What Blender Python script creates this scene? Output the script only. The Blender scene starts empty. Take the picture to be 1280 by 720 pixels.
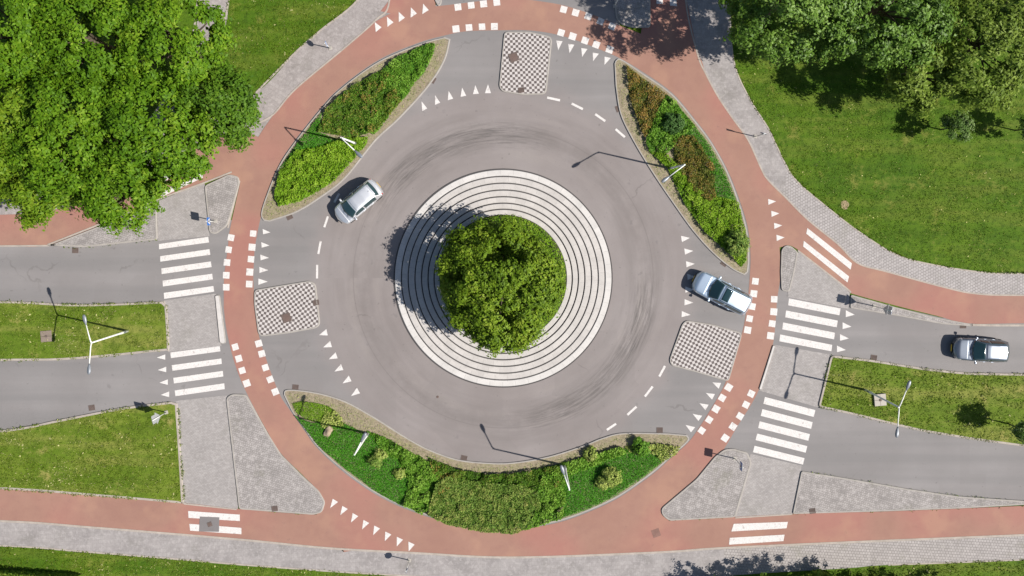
import bpy, bmesh, math, random
import numpy as np
from mathutils import Vector, Matrix
from mathutils.geometry import tessellate_polygon

# ------------------------------------------------------------------ basics
S = 16.5                       # ground scale, survey units per metre
NAD = (640.0, 258.0)           # point of the ground plan straight under the drone
H = 60.4                       # drone height
scene = bpy.context.scene
COL = scene.collection
rng = np.random.default_rng(7)
random.seed(7)
R = math.radians


def P(p, z=None):
    x, y = (p[0] - 640.0) / S, (360.0 - p[1]) / S
    return (x, y) if z is None else (x, y, z)


def G(p, z):
    """plan position (survey units) of something seen at p at height z"""
    f = 1 - z / H
    return (NAD[0] + (p[0] - NAD[0]) * f, NAD[1] + (p[1] - NAD[1]) * f)


def sp(pts, n=7):
    """open Catmull-Rom through pts"""
    out = []
    q = [pts[0]] + list(pts) + [pts[-1]]
    for i in range(1, len(q) - 2):
        p0, p1, p2, p3 = q[i - 1], q[i], q[i + 1], q[i + 2]
        for k in range(n):
            t = k / n
            out.append(tuple(0.5 * ((2 * p1[a]) + (-p0[a] + p2[a]) * t + (2 * p0[a] - 5 * p1[a] + 4 * p2[a] - p3[a]) * t * t
                                    + (-p0[a] + 3 * p1[a] - 3 * p2[a] + p3[a]) * t ** 3) for a in (0, 1)))
    out.append(tuple(pts[-1]))
    return out


def spc(pts, n=7):
    """closed Catmull-Rom"""
    out = []
    m = len(pts)
    for i in range(m):
        p0, p1, p2, p3 = pts[i - 1], pts[i], pts[(i + 1) % m], pts[(i + 2) % m]
        for k in range(n):
            t = k / n
            out.append(tuple(0.5 * ((2 * p1[a]) + (-p0[a] + p2[a]) * t + (2 * p0[a] - 5 * p1[a] + 4 * p2[a] - p3[a]) * t * t
                                    + (-p0[a] + 3 * p1[a] - 3 * p2[a] + p3[a]) * t ** 3) for a in (0, 1)))
    return out


def rounded(pts, r=4, n=4):
    """polygon with its corners rounded by r survey units"""
    out = []
    m = len(pts)
    for i in range(m):
        a, b, c = Vector(pts[i - 1]), Vector(pts[i]), Vector(pts[(i + 1) % m])
        da, dc = a - b, c - b
        ra = min(r, da.length * .45)
        rc = min(r, dc.length * .45)
        p, q = b + da.normalized() * ra, b + dc.normalized() * rc
        for k in range(n + 1):
            t = k / n
            out.append(tuple(p * (1 - t) ** 2 + b * 2 * t * (1 - t) + q * t * t))
    return out


def ccw(w):
    a = sum(w[i - 1][0] * w[i][1] - w[i][0] * w[i - 1][1] for i in range(len(w)))
    return list(w) if a > 0 else list(reversed(w))


def clean(w, eps=.02):
    out = []
    for p in w:
        if not out or (p[0] - out[-1][0]) ** 2 + (p[1] - out[-1][1]) ** 2 > eps * eps:
            out.append(p)
    if (out[0][0] - out[-1][0]) ** 2 + (out[0][1] - out[-1][1]) ** 2 < eps * eps:
        out.pop()
    return out


def inset(w, d):
    """inset a ccw world polygon by d"""
    n = len(w)
    out = []
    for i in range(n):
        a, b, c = Vector(w[i - 1]), Vector(w[i]), Vector(w[(i + 1) % n])
        e1, e2 = (b - a).normalized(), (c - b).normalized()
        n1, n2 = Vector((-e1.y, e1.x)), Vector((-e2.y, e2.x))
        m = n1 + n2
        if m.length < 1e-4:
            m = n1
        m.normalize()
        k = d / max(.5, m.dot(n1))
        out.append(tuple(b + m * k))
    return out


def link(name, me, m=None, parent=None):
    o = bpy.data.objects.new(name, me)
    COL.objects.link(o)
    if m is not None:
        me.materials.append(m)
    if parent is not None:
        o.parent = parent
    return o


def mesh(name, verts, faces, m=None, parent=None, smooth=False):
    me = bpy.data.meshes.new(name)
    me.from_pydata([tuple(v) for v in verts], [], [tuple(f) for f in faces])
    me.update()
    if smooth:
        me.polygons.foreach_set('use_smooth', [True] * len(me.polygons))
    return link(name, me, m, parent)


def tag(o, label=None, cat=None, group=None, kind=None):
    if label: o['label'] = label
    if cat: o['category'] = cat
    if group: o['group'] = group
    if kind: o['kind'] = kind
    return o


def empty(name, loc, rz=0, label=None, cat=None, group=None):
    o = bpy.data.objects.new(name, None)
    o.empty_display_size = .3
    COL.objects.link(o)
    o.location = loc
    o.rotation_euler = (0, 0, rz)
    return tag(o, label, cat, group)


def fill(loops, z):
    vs = [[Vector((p[0], p[1], 0)) for p in l] for l in loops]
    tris = tessellate_polygon(vs)
    flat = [(p[0], p[1], z) for l in loops for p in l]
    faces = []
    for t in tris:
        a, b, c = (flat[i] for i in t)
        cr = (b[0] - a[0]) * (c[1] - a[1]) - (b[1] - a[1]) * (c[0] - a[0])
        faces.append(t if cr > 0 else (t[0], t[2], t[1]))
    return flat, faces


def sheet(name, outline, z, m, hole=None, parent=None, label=None, kind='structure'):
    loops = [ccw(clean([P(p) for p in outline]))]
    if hole:
        loops.append(ccw(clean([P(p) for p in hole])))
    v, f = fill(loops, z)
    o = mesh(name, v, f, m, parent)
    if kind and parent is None:
        tag(o, label, kind=kind)
    return o


def ribbon(name, path, w, z, m, parent=None, drop=.06):
    """low edging strip centred on an open path, with real sides"""
    q = [Vector(P(p)) for p in path]
    v, f = [], []
    for i, p in enumerate(q):
        t = (q[min(i + 1, len(q) - 1)] - q[max(i - 1, 0)]).normalized()
        nn = Vector((-t.y, t.x)) * (w / 2)
        for s, zz in ((1, z - drop), (1, z), (-1, z), (-1, z - drop)):
            v.append((p.x + nn.x * s, p.y + nn.y * s, zz))
    for i in range(len(q) - 1):
        a, b = i * 4, i * 4 + 4
        for k in range(3):
            f.append((a + k, a + k + 1, b + k + 1, b + k))
    return mesh(name, v, f, m, parent)


def raised(name, outline, top_mat, kerb_mat, h=.12, kw=.13, label=None, z0=0.0, top_drop=.012, kerb_name='kerb'):
    """raised island: kerb ring with a chamfer and a filled top"""
    w = ccw(clean([P(p) for p in outline], .04))
    rings = [(w, z0), (inset(w, .004), h - .025), (inset(w, .028), h), (inset(w, kw), h), (inset(w, kw + .002), h - .05)]
    v, f = [], []
    n = len(w)
    for r_, z in rings:
        v += [(p[0], p[1], z) for p in r_]
    for k in range(len(rings) - 1):
        for i in range(n):
            j = (i + 1) % n
            f.append((k * n + i, k * n + j, (k + 1) * n + j, (k + 1) * n + i))
    tv, tf = fill([inset(w, kw - .005)], h - top_drop)
    top = mesh(name, tv, tf, top_mat)
    tag(top, label, kind='structure')
    mesh(kerb_name, v, f, kerb_mat, top)
    return top


# ------------------------------------------------------------------ node helpers
class M:
    def __init__(self, name):
        self.m = bpy.data.materials.new(name)
        self.m.use_nodes = True
        self.t = self.m.node_tree
        self.b = self.t.nodes['Principled BSDF']
        self.b.inputs['Roughness'].default_value = .85
        self.b.inputs['Specular IOR Level'].default_value = .25
        self.co = self.n('ShaderNodeTexCoord').outputs['Object']

    def n(self, ty, **kw):
        nd = self.t.nodes.new(ty)
        for k, v in kw.items():
            setattr(nd, k, v)
        return nd

    def l(self, a, b):
        self.t.links.new(a, b)

    def put(self, sock, v):
        if hasattr(v, 'links') or isinstance(v, bpy.types.NodeSocket):
            self.l(v, sock)
        else:
            if isinstance(v, tuple) and len(v) == 3 and sock.type == 'RGBA':
                v = (*v, 1)
            sock.default_value = v

    def mapping(self, vec, scale=(1, 1, 1), rot=(0, 0, 0), loc=(0, 0, 0)):
        nd = self.n('ShaderNodeMapping')
        self.l(vec, nd.inputs[0])
        nd.inputs['Location'].default_value = loc
        nd.inputs['Rotation'].default_value = rot
        nd.inputs['Scale'].default_value = scale
        return nd.outputs[0]

    def noise(self, scale, detail=3, rough=.55, vec=None):
        nd = self.n('ShaderNodeTexNoise')
        self.l(vec or self.co, nd.inputs['Vector'])
        nd.inputs['Scale'].default_value = scale
        nd.inputs['Detail'].default_value = detail
        nd.inputs['Roughness'].default_value = rough
        return nd.outputs['Fac']

    def ramp(self, fac, stops):
        nd = self.n('ShaderNodeValToRGB')
        self.l(fac, nd.inputs[0])
        e = nd.color_ramp.elements
        while len(e) < len(stops):
            e.new(.5)
        for el, (p, c) in zip(e, stops):
            el.position = p
            el.color = (c, c, c, 1) if isinstance(c, (int, float)) else (*c, 1)
        return nd.outputs[0]

    def mix(self, fac, a, b, mode='MIX'):
        nd = self.n('ShaderNodeMixRGB', blend_type=mode)
        self.put(nd.inputs[0], fac)
        self.put(nd.inputs[1], a)
        self.put(nd.inputs[2], b)
        return nd.outputs[0]

    def math(self, op, a, b=0.0, c=None):
        nd = self.n('ShaderNodeMath', operation=op)
        self.put(nd.inputs[0], a)
        self.put(nd.inputs[1], b)
        if c is not None:
            self.put(nd.inputs[2], c)
        return nd.outputs[0]

    def mrange(self, v, a, b, c=0.0, d=1.0, smooth=True):
        nd = self.n('ShaderNodeMapRange')
        if smooth: nd.interpolation_type = 'SMOOTHSTEP'
        self.put(nd.inputs[0], v)
        for i, q in enumerate((a, b, c, d)):
            nd.inputs[1 + i].default_value = q
        return nd.outputs[0]

    def col(self, c):
        self.put(self.b.inputs['Base Color'], c)
        return self

    def bump(self, h, strength=.3, dist=.02):
        nd = self.n('ShaderNodeBump')
        nd.inputs['Strength'].default_value = strength
        nd.inputs['Distance'].default_value = dist
        self.l(h, nd.inputs['Height'])
        self.l(nd.outputs[0], self.b.inputs['Normal'])
        return self

    def set(self, **kw):
        for k, v in kw.items():
            self.b.inputs[k.replace('_', ' ')].default_value = v
        return self


def grey(v, tint=(1, 1, 1)):
    return (v * tint[0], v * tint[1], v * tint[2])


CENTRE = P((629, 347.5))


def mat_asphalt():
    k = M('asphalt')
    big = k.noise(.16, 4, .6)
    c = k.mix(k.ramp(big, [(.35, 0), (.65, 1)]), (.236, .207, .201), (.280, .250, .245))
    # greyer, newer surfacing on the approach lanes
    sub = k.n('ShaderNodeVectorMath', operation='SUBTRACT')
    k.l(k.co, sub.inputs[0])
    sub.inputs[1].default_value = (CENTRE[0], CENTRE[1], 0)
    ln = k.n('ShaderNodeVectorMath', operation='LENGTH')
    k.l(sub.outputs[0], ln.inputs[0])
    r = ln.outputs['Value']
    arm = k.mrange(k.math('ADD', r, k.math('MULTIPLY', k.noise(.4, 2), 2.0)), 14.5, 16.5)
    c = k.mix(arm, c, k.mix(k.ramp(big, [(.35, 0), (.65, 1)]), (.228, .212, .210), (.268, .252, .251)))
    # bands along the arms from wheel tracks
    st = k.noise(1.0, 3, .5, k.mapping(k.co, (.03, .75, 1)))
    c = k.mix(k.math('MULTIPLY', arm, k.ramp(st, [(.38, .55), (.62, 0)])), c, (.185, .178, .178))
    # polar wear round the island
    sep = k.n('ShaderNodeSeparateXYZ')
    k.l(sub.outputs[0], sep.inputs[0])
    ang = k.math('ARCTAN2', sep.outputs[1], sep.outputs[0])
    cmb = k.n('ShaderNodeCombineXYZ')
    k.l(k.math('MULTIPLY', ang, 1.2), cmb.inputs[0])
    k.l(k.math('MULTIPLY', r, .8), cmb.inputs[1])
    pol = k.noise(1.0, 5, .6, cmb.outputs[0])
    band = k.math('MULTIPLY', k.mrange(r, 8.4, 9.6), k.mrange(r, 14.5, 12.0))
    c = k.mix(k.math('MULTIPLY', band, k.ramp(pol, [(.46, 0), (.64, .4)])), c, (.170, .150, .144))
    c = k.mix(k.math('MULTIPLY', band, k.ramp(pol, [(.30, .3), (.46, 0)])), c, (.325, .290, .268))
    # rubber marks: broken streaks in one ring, two stretches
    cmb2 = k.n('ShaderNodeCombineXYZ')
    k.l(k.math('MULTIPLY', ang, 5.0), cmb2.inputs[0])
    k.l(k.math('MULTIPLY', r, 7.0), cmb2.inputs[1])
    rub = k.noise(1.0, 6, .75, cmb2.outputs[0])
    ring = k.math('MULTIPLY', k.mrange(r, 9.6, 10.6), k.mrange(r, 12.2, 11.2))
    sec = k.math('MAXIMUM', k.math('MULTIPLY', k.mrange(ang, -1.75, -1.1), k.mrange(ang, .15, -.25)),
                 k.math('MULTIPLY', k.mrange(ang, 1.0, 1.7), k.mrange(ang, 2.9, 2.3)))
    c = k.mix(k.math('MULTIPLY', k.math('MULTIPLY', ring, sec), k.ramp(rub, [(.44, 0), (.62, .8)])), c, (.085, .078, .076))
    # grain and dark spots
    g = k.noise(26, 3, .8)
    c = k.mix(k.ramp(g, [(.3, .22), (.7, 0)]), c, (.13, .125, .12))
    sp_ = k.noise(1.3, 2, .5)
    c = k.mix(k.ramp(sp_, [(.70, 0), (.76, .35)]), c, (.14, .13, .13))
    cr = k.n('ShaderNodeTexVoronoi', feature='DISTANCE_TO_EDGE')
    wn = k.n('ShaderNodeTexNoise')
    wn.inputs['Scale'].default_value = .5
    wn.inputs['Detail'].default_value = 4
    k.l(k.co, wn.inputs['Vector'])
    ad = k.n('ShaderNodeVectorMath', operation='MULTIPLY_ADD')
    k.l(wn.outputs['Color'], ad.inputs[0])
    ad.inputs[1].default_value = (2.2, 2.2, 2.2)
    k.l(k.co, ad.inputs[2])
    k.l(ad.outputs[0], cr.inputs['Vector'])
    cr.inputs['Scale'].default_value = .085
    crack = k.math('MULTIPLY', k.mrange(cr.outputs['Distance'], .0055, .0015), k.ramp(k.noise(.21, 2), [(.54, 0), (.62, .35)]))
    c = k.mix(crack, c, (.10, .09, .085))
    # lengthwise paving seam round the ring and darker oil drips in the lane
    seam = k.math('MULTIPLY', k.mrange(k.math('ABSOLUTE', k.math('SUBTRACT', r, 11.35)), .05, .02), .35)
    c = k.mix(seam, c, (.14, .125, .12))
    lane = k.mrange(k.math('ABSOLUTE', k.math('SUBTRACT', r, 10.9)), 1.3, .2)
    c = k.mix(k.math('MULTIPLY', lane, k.ramp(k.noise(.55, 5, .7), [(.38, .35), (.62, 0)])), c, (.15, .132, .125))
    oil = k.noise(3.1, 3, .6)
    c = k.mix(k.ramp(oil, [(.66, 0), (.74, .45)]), c, (.12, .11, .105))
    pt = k.n('ShaderNodeTexVoronoi', distance='CHEBYCHEV')
    k.l(k.co, pt.inputs['Vector'])
    pt.inputs['Scale'].default_value = .17
    c = k.mix(k.ramp(pt.outputs['Color'], [(.5, 0), (.9, .16)]), c, (.17, .155, .15))
    k.b.inputs['Roughness'].default_value = .8
    return k.col(c).bump(k.noise(60, 3, .7), .35, .01).m


def mat_red():
    k = M('red_asphalt')
    a = k.noise(.22, 4, .6)
    c = k.mix(k.ramp(a, [(.35, 0), (.68, 1)]), (.300, .168, .130), (.346, .202, .155))
    s = k.noise(.9, 5, .65)
    c = k.mix(k.ramp(s, [(.47, 0), (.70, .55)]), c, (.275, .150, .122))
    d = k.noise(.11, 2, .5)
    c = k.mix(k.ramp(d, [(.48, 0), (.60, .6)]), c, (.35, .150, .128))
    e = k.noise(.30, 3, .6, k.mapping(k.co, (1, 1, 1), (0, 0, 0), (7, 3, 0)))
    c = k.mix(k.ramp(e, [(.52, 0), (.66, .5)]), c, (.40, .235, .165))
    f = k.noise(2.4, 5, .75)
    c = k.mix(k.ramp(f, [(.60, 0), (.72, .5)]), c, (.22, .135, .115))
    g = k.noise(30, 3, .8)
    c = k.mix(k.ramp(g, [(.32, .25), (.65, 0)]), c, (.22, .11, .09))
    return k.col(c).bump(k.noise(70, 2, .7), .3, .008).m


def mat_paving(name, c1, c2, mortar, bw, bh, rot=0.0, dirt=.5, moss=.15, msize=.012, var=1.0):
    k = M(name)
    vec = k.mapping(k.co, (1, 1, 1), (0, 0, rot), (.137, .071, 0))
    br = k.n('ShaderNodeTexBrick')
    k.l(vec, br.inputs['Vector'])
    br.inputs['Scale'].default_value = 1
    br.inputs['Mortar Size'].default_value = msize
    br.inputs['Mortar Smooth'].default_value = .3
    br.inputs['Brick Width'].default_value = bw
    br.inputs['Row Height'].default_value = bh
    k.put(br.inputs['Color1'], c1)
    k.put(br.inputs['Color2'], c2)
    k.put(br.inputs['Mortar'], mortar)
    c = br.outputs['Color']
    a = k.noise(.7, 6, .7)
    c = k.mix(k.ramp(a, [(.42, 0), (.68, dirt)]), c, tuple(x * .62 for x in c1))
    b = k.noise(3.2, 6, .75)
    c = k.mix(k.ramp(b, [(.5, 0), (.72, .5 * var)]), c, tuple(min(.6, x * 1.35) for x in c2))
    p = k.noise(.35, 4, .7)
    c = k.mix(k.ramp(p, [(.55, 0), (.72, moss)]), c, (.20, .20, .11))
    g = k.noise(22, 3, .8)
    c = k.mix(k.ramp(g, [(.3, .25), (.66, 0)]), c, tuple(x * .55 for x in c1))
    k.put(k.b.inputs['Base Color'], c)
    return k.bump(br.outputs['Fac'], -.25 if False else .15, .01).m


def mat_concrete(name, c, v=.25, rough=.85):
    k = M(name)
    a = k.noise(1.6, 5, .65)
    cc = k.mix(k.ramp(a, [(.35, v), (.65, 0)]), c, tuple(x * .6 for x in c))
    g = k.noise(35, 2, .7)
    cc = k.mix(k.ramp(g, [(.35, v * .8), (.6, 0)]), cc, tuple(x * .5 for x in c))
    k.b.inputs['Roughness'].default_value = rough
    return k.col(cc).m


def mat_paint():
    k = M('road_paint')
    a = k.noise(2.6, 6, .75)
    c = k.mix(k.ramp(a, [(.57, 0), (.67, .8)]), (.66, .635, .618), (.33, .29, .275))
    b = k.noise(14, 3, .7)
    c = k.mix(k.ramp(b, [(.34, .55), (.56, 0)]), c, (.42, .385, .37))
    return k.col(c).m


def mat_grass(name, a, b, dry, rot=0.0, dryness=.5):
    k = M(name)
    n1 = k.noise(.16, 5, .65)
    c = k.mix(k.ramp(n1, [(.36, 0), (.62, 1)]), a, b)
    st = k.noise(1.0, 4, .6, k.mapping(k.co, (.09, .80, 1), (0, 0, rot)))
    c = k.mix(k.ramp(st, [(.46, 0), (.66, dryness * .9)]), c, tuple(.45 * x + .55 * y for x, y in zip(b, dry)))
    c = k.mix(k.ramp(st, [(.30, .45), (.44, 0)]), c, tuple(x * .62 for x in a))
    n3 = k.noise(.55, 6, .75)
    c = k.mix(k.ramp(n3, [(.56, 0), (.68, dryness)]), c, dry)
    n2 = k.noise(2.2, 5, .75)
    c = k.mix(k.ramp(n2, [(.36, .65), (.52, 0)]), c, tuple(x * .5 for x in a))
    n4 = k.noise(7, 4, .85)
    c = k.mix(k.ramp(n4, [(.57, 0), (.70, .6)]), c, tuple(.4 * x + .6 * y for x, y in zip(b, dry)))
    c = k.mix(k.ramp(n4, [(.28, .4), (.42, 0)]), c, tuple(x * .6 for x in a))
    return k.col(c).bump(k.noise(14, 4, .8), .9, .05).m


def mat_soil(name, c1, c2, c3):
    k = M(name)
    a = k.noise(5, 6, .75)
    c = k.mix(k.ramp(a, [(.36, 0), (.62, 1)]), c1, c2)
    b = k.noise(1.4, 5, .7)
    c = k.mix(k.ramp(b, [(.48, 0), (.64, .7)]), c, c3)
    d = k.noise(11, 4, .8)
    c = k.mix(k.ramp(d, [(.3, .7), (.46, 0)]), c, tuple(x * .4 for x in c1))
    return k.col(c).bump(a, .8, .06).m


def mat_leaf(name, stops, trans=.3, rough=.55, spec=.16):
    trans *= .68
    k = M(name)
    at = k.n('ShaderNodeAttribute', attribute_name='tint')
    c = k.ramp(at.outputs['Fac'], [(p, q) for p, q in stops])
    k.put(k.b.inputs['Base Color'], c)
    k.b.inputs['Roughness'].default_value = rough
    k.b.inputs['Specular IOR Level'].default_value = spec
    tr = k.n('ShaderNodeBsdfTranslucent')
    tc = k.mix(.55, c, (.20, .30, .02))
    k.l(tc, tr.inputs['Color'])
    mx = k.n('ShaderNodeMixShader')
    mx.inputs[0].default_value = trans
    k.l(k.b.outputs[0], mx.inputs[1])
    k.l(tr.outputs[0], mx.inputs[2])
    k.l(mx.outputs[0], k.t.nodes['Material Output'].inputs[0])
    return k.m


def mat_plain(name, c, rough=.5, metal=0.0, spec=.5, coat=0.0, var=.12, scale=3):
    k = M(name)
    a = k.noise(scale, 4, .6)
    k.col(k.mix(k.ramp(a, [(.4, var), (.65, 0)]), c, tuple(x * .6 for x in c)))
    k.b.inputs['Roughness'].default_value = rough
    k.b.inputs['Metallic'].default_value = metal
    k.b.inputs['Specular IOR Level'].default_value = spec
    k.b.inputs['Coat Weight'].default_value = coat
    k.b.inputs['Coat Roughness'].default_value = .08
    return k.m


def mat_bark(name, c):
    k = M(name)
    a = k.noise(3, 6, .7, k.mapping(k.co, (3, 3, .6)))
    k.col(k.mix(k.ramp(a, [(.35, 0), (.65, 1)]), tuple(x * .45 for x in c), c))
    return k.bump(a, .6, .03).m


def mat_check(name, rot):
    k = M(name)
    vec = k.mapping(k.co, (1, 1, 0), (0, 0, rot), (.05, .09, .15))
    ch = k.n('ShaderNodeTexChecker')
    k.l(vec, ch.inputs['Vector'])
    ch.inputs['Scale'].default_value = 1 / .2
    w = k.mix(k.ramp(k.noise(6, 4, .7), [(.4, .3), (.6, 0)]), (.53, .495, .48), (.38, .345, .335))
    d = k.mix(k.ramp(k.noise(6, 4, .7), [(.4, 0), (.65, .6)]), (.10, .083, .080), (.19, .165, .158))
    c = k.mix(ch.outputs['Fac'], w, d)
    c = k.mix(k.ramp(k.noise(.8, 5, .7), [(.55, 0), (.75, .4)]), c, (.30, .26, .24))
    return k.col(c).m


ASPH, RED, PAINT = mat_asphalt(), mat_red(), mat_paint()
TILE = mat_paving('concrete_tile_paving', (.315, .283, .274), (.360, .328, .317), (.27, .242, .234), .30, .30, .5, .7, .12, .012, 1.5)
TILE_S = mat_paving('grey_tile_paving', (.315, .29, .285), (.35, .325, .318), (.27, .248, .24), .30, .30, -.05, .7, .1, .01, 1.6)
BRICK = mat_paving('pale_brick_paving', (.355, .33, .322), (.43, .40, .392), (.21, .19, .185), .21, .21, -.45, .35, .15, .022)
BRICK_S = mat_paving('pale_brick_paving_straight', (.345, .318, .305), (.415, .385, .37), (.2, .18, .175), .21, .21, .06, .35, .3, .022)
PAVE = mat_paving('refuge_brick_paving', (.325, .302, .294), (.39, .365, .355), (.25, .23, .22), .21, .105, .12, .35, .1, .012)
COBB = mat_paving('cobble_paving', (.30, .277, .268), (.40, .372, .36), (.2, .182, .172), .16, .16, .3, .75, .3, .016, 1.5)
KERB = mat_concrete('kerb_concrete', (.40, .37, .34), .45)
EDGE = mat_concrete('edging_concrete', (.46, .405, .355), .6)
def mat_ring(name, c):
    k = M(name)
    sub = k.n('ShaderNodeVectorMath', operation='SUBTRACT')
    k.l(k.co, sub.inputs[0])
    sub.inputs[1].default_value = (CENTRE[0], CENTRE[1], 0)
    sep = k.n('ShaderNodeSeparateXYZ')
    k.l(sub.outputs[0], sep.inputs[0])
    ln = k.n('ShaderNodeVectorMath', operation='LENGTH')
    k.l(sub.outputs[0], ln.inputs[0])
    ang = k.math('ARCTAN2', sep.outputs[1], sep.outputs[0])
    rr = k.math('FLOOR', k.math('DIVIDE', k.math('ADD', ln.outputs['Value'], .3), .509))
    u = k.math('ADD', k.math('MULTIPLY', ang, 8.2), k.math('MULTIPLY', rr, .37))
    cmb = k.n('ShaderNodeCombineXYZ')
    k.l(k.math('FLOOR', u), cmb.inputs[0])
    k.l(rr, cmb.inputs[1])
    wn = k.n('ShaderNodeTexWhiteNoise')
    k.l(cmb.outputs[0], wn.inputs['Vector'])
    cc = k.mix(k.math('MULTIPLY', wn.outputs['Value'], .35), c, tuple(x * .72 for x in c))
    fr = k.math('FRACT', u)
    j = k.mrange(k.math('ABSOLUTE', k.math('SUBTRACT', fr, .5)), .475, .492)
    cc = k.mix(k.math('MULTIPLY', j, .45), cc, tuple(x * .45 for x in c))
    a = k.noise(1.1, 6, .7)
    cc = k.mix(k.ramp(a, [(.42, .0), (.68, .4)]), cc, tuple(x * .62 for x in c))
    g = k.noise(18, 3, .8)
    cc = k.mix(k.ramp(g, [(.34, .3), (.58, 0)]), cc, tuple(x * .6 for x in c))
    return k.col(cc).m


RING = mat_ring('white_ring_concrete', (.55, .52, .498))
RING_OUT = mat_ring('outer_ring_concrete', (.63, .605, .585))
JOINT = mat_concrete('dark_joint', (.085, .08, .08), .3)
SLABW = mat_concrete('white_slab', (.62, .59, .57), .4)
CAST = mat_concrete('cast_iron', (.155, .118, .105), .5)
PATCH = mat_concrete('tarmac_patch', (.20, .185, .185), .2)
GRASS = mat_grass('meadow_grass', (.050, .118, .003), (.084, .156, .005), (.23, .215, .05), .1, .6)
GRASS_L = mat_grass('lawn_grass', (.088, .155, .007), (.136, .196, .017), (.31, .27, .085), 0, .8)
SOIL = mat_soil('gravel_soil', (.20, .165, .115), (.34, .285, .20), (.24, .23, .12))
BARE = mat_soil('bare_soil', (.30, .22, .14), (.36, .28, .17), (.26, .24, .10))

# ------------------------------------------------------------------ ground
ground = mesh('ground', [(-700, -700, 0), (700, -700, 0), (700, 700, 0), (-700, 700, 0)], [(0, 1, 2, 3)], GRASS)
tag(ground, kind='structure')

# ------------------------------------------------------------------ cycle ring outline (clockwise from the west)
RO = (sp([(280, 355), (281, 340), (285, 310), (288, 285), (302, 222), (303, 214), (318, 180), (342, 144), (370, 112), (432, 60), (470, 27), (505, 12), (545, 8),
          (572, 5), (604, 1), (640, -2), (690, 4), (719, 11), (750, 22), (772, 31), (800, 42), (835, 58), (872, 70), (882, 92), (897, 120), (915, 147),
          (935, 175), (952, 212), (962, 246), (970, 278), (974, 306), (975, 345), (971, 376), (969, 405), (966, 430), (958, 458), (948, 488),
          (936, 510), (922, 532), (908, 556), (897, 572), (875, 602), (848, 646), (832, 662), (800, 690), (740, 694)], 6)
      + sp([(640, 696), (520, 690), (440, 686), (404, 676), (396, 645), (398, 616), (380, 595), (352, 567), (335, 540), (309, 492), (294, 455), (284, 415), (280, 385)], 6))
RI = (sp([(317, 355), (317, 340), (319, 308), (326, 272), (333, 246), (347, 209), (366, 179), (405, 130), (432, 104), (475, 74), (525, 53), (562, 43),
          (586, 39), (625, 38), (660, 38), (690, 42), (716, 49), (745, 60), (775, 73), (802, 89), (840, 116), (870, 151), (890, 178),
          (910, 214), (926, 255), (935, 287), (938, 320), (937, 345), (935, 370), (931, 400), (925, 425), (915, 455), (904, 484), (888, 512), (872, 537),
          (860, 553), (840, 571), (815, 593), (775, 621), (740, 638), (705, 651), (672, 658), (640, 660), (600, 658), (557, 652)], 6)
      + sp([(532, 645), (495, 631), (457, 610), (420, 582), (395, 558), (382, 540), (365, 516), (352, 497), (342, 474), (332, 446), (324, 420), (319, 385)], 6))


def on_ring(a, b):
    return a


# ------------------------------------------------------------------ road
mid = [((a[0] + b[0]) / 2, (a[1] + b[1]) / 2) for a, b in
       zip([RO[int(i * len(RO) / 160)] for i in range(160)], [RI[int(i * len(RI) / 160)] for i in range(160)])]
cx, cy = 629, 347.5


def sect(a0, a1, step=4):
    """points on the mid line of the ring from angle a0 to a1 (degrees, clockwise from west in plan)"""
    out = []
    a = a0
    while a <= a1 + 1e-6:
        t = R(a)
        d = (-math.cos(t), -math.sin(t))
        best = max(mid, key=lambda p: ((p[0] - cx) * d[0] + (p[1] - cy) * d[1]) / math.hypot(p[0] - cx, p[1] - cy))
        if not out or best != out[-1]:
            out.append(best)
        a += step
    return out


road_outline = ([(-900, 318), (-200, 311), (0, 308), (62, 306.5), (107, 300), (197, 285), (262, 280), (290, 275)] + sect(14, 72)
                + [(552, 0), (545, -120), (540, -700), (790, -700), (775, -120), (770, 20)] + sect(119, 174)
                + [(985, 358), (1050, 370), (1120, 384), (1177, 397), (1280, 401), (1500, 399), (2200, 400), (2200, 650), (1500, 632), (1290, 629),
                   (1197, 625), (1135, 618), (1060, 607), (1001, 597), (935, 585), (895, 590)] + sect(218, 328)
                + [(330, 520), (300, 510), (220, 506), (150, 510), (75, 525), (0, 538), (-200, 556), (-900, 600)])
road = sheet('road', road_outline, .030, ASPH, label='grey asphalt roundabout carriageway with its four arms')
ring = sheet('cycle_path', RO, .040, RED, hole=RI, label='red asphalt cycle path ringing the roundabout')

# branches of the cycle path
sheet('cycle_path', sp([(-900, 575), (-250, 600), (0, 610), (100, 617), (235, 629), (300, 636), (395, 643), (420, 636)])
      + [(420, 650), (430, 690)] + list(reversed(sp([(-900, 635), (-250, 645), (0, 651), (115, 659), (240, 669), (320, 676), (412, 685), (440, 688)]))),
      .036, RED, label='red cycle path running off to the lower left')
sheet('cycle_path', sp([(640, 660), (800, 652), (835, 650), (915, 646), (990, 642), (1110, 639), (1280, 632), (1600, 618), (2200, 590)])
      + list(reversed(sp([(520, 690), (640, 696), (815, 690), (890, 685), (960, 682), (1060, 677), (1280, 668), (1600, 655), (2200, 630)]))),
      .036, RED, label='red cycle path running off to the lower right')
sheet('cycle_path', sp([(935, 190), (960, 225), (982, 247), (1010, 275), (1047, 305), (1072, 329), (1110, 340), (1180, 359), (1220, 367), (1280, 369), (1500, 368), (2200, 360)])
      + list(reversed(sp([(960, 315), (980, 308), (997, 312), (1055, 358), (1062, 366), (1120, 382), (1172, 395), (1210, 404), (1280, 404), (1500, 402), (2200, 396)]))),
      .036, RED, label='red cycle path running off to the right')
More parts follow.
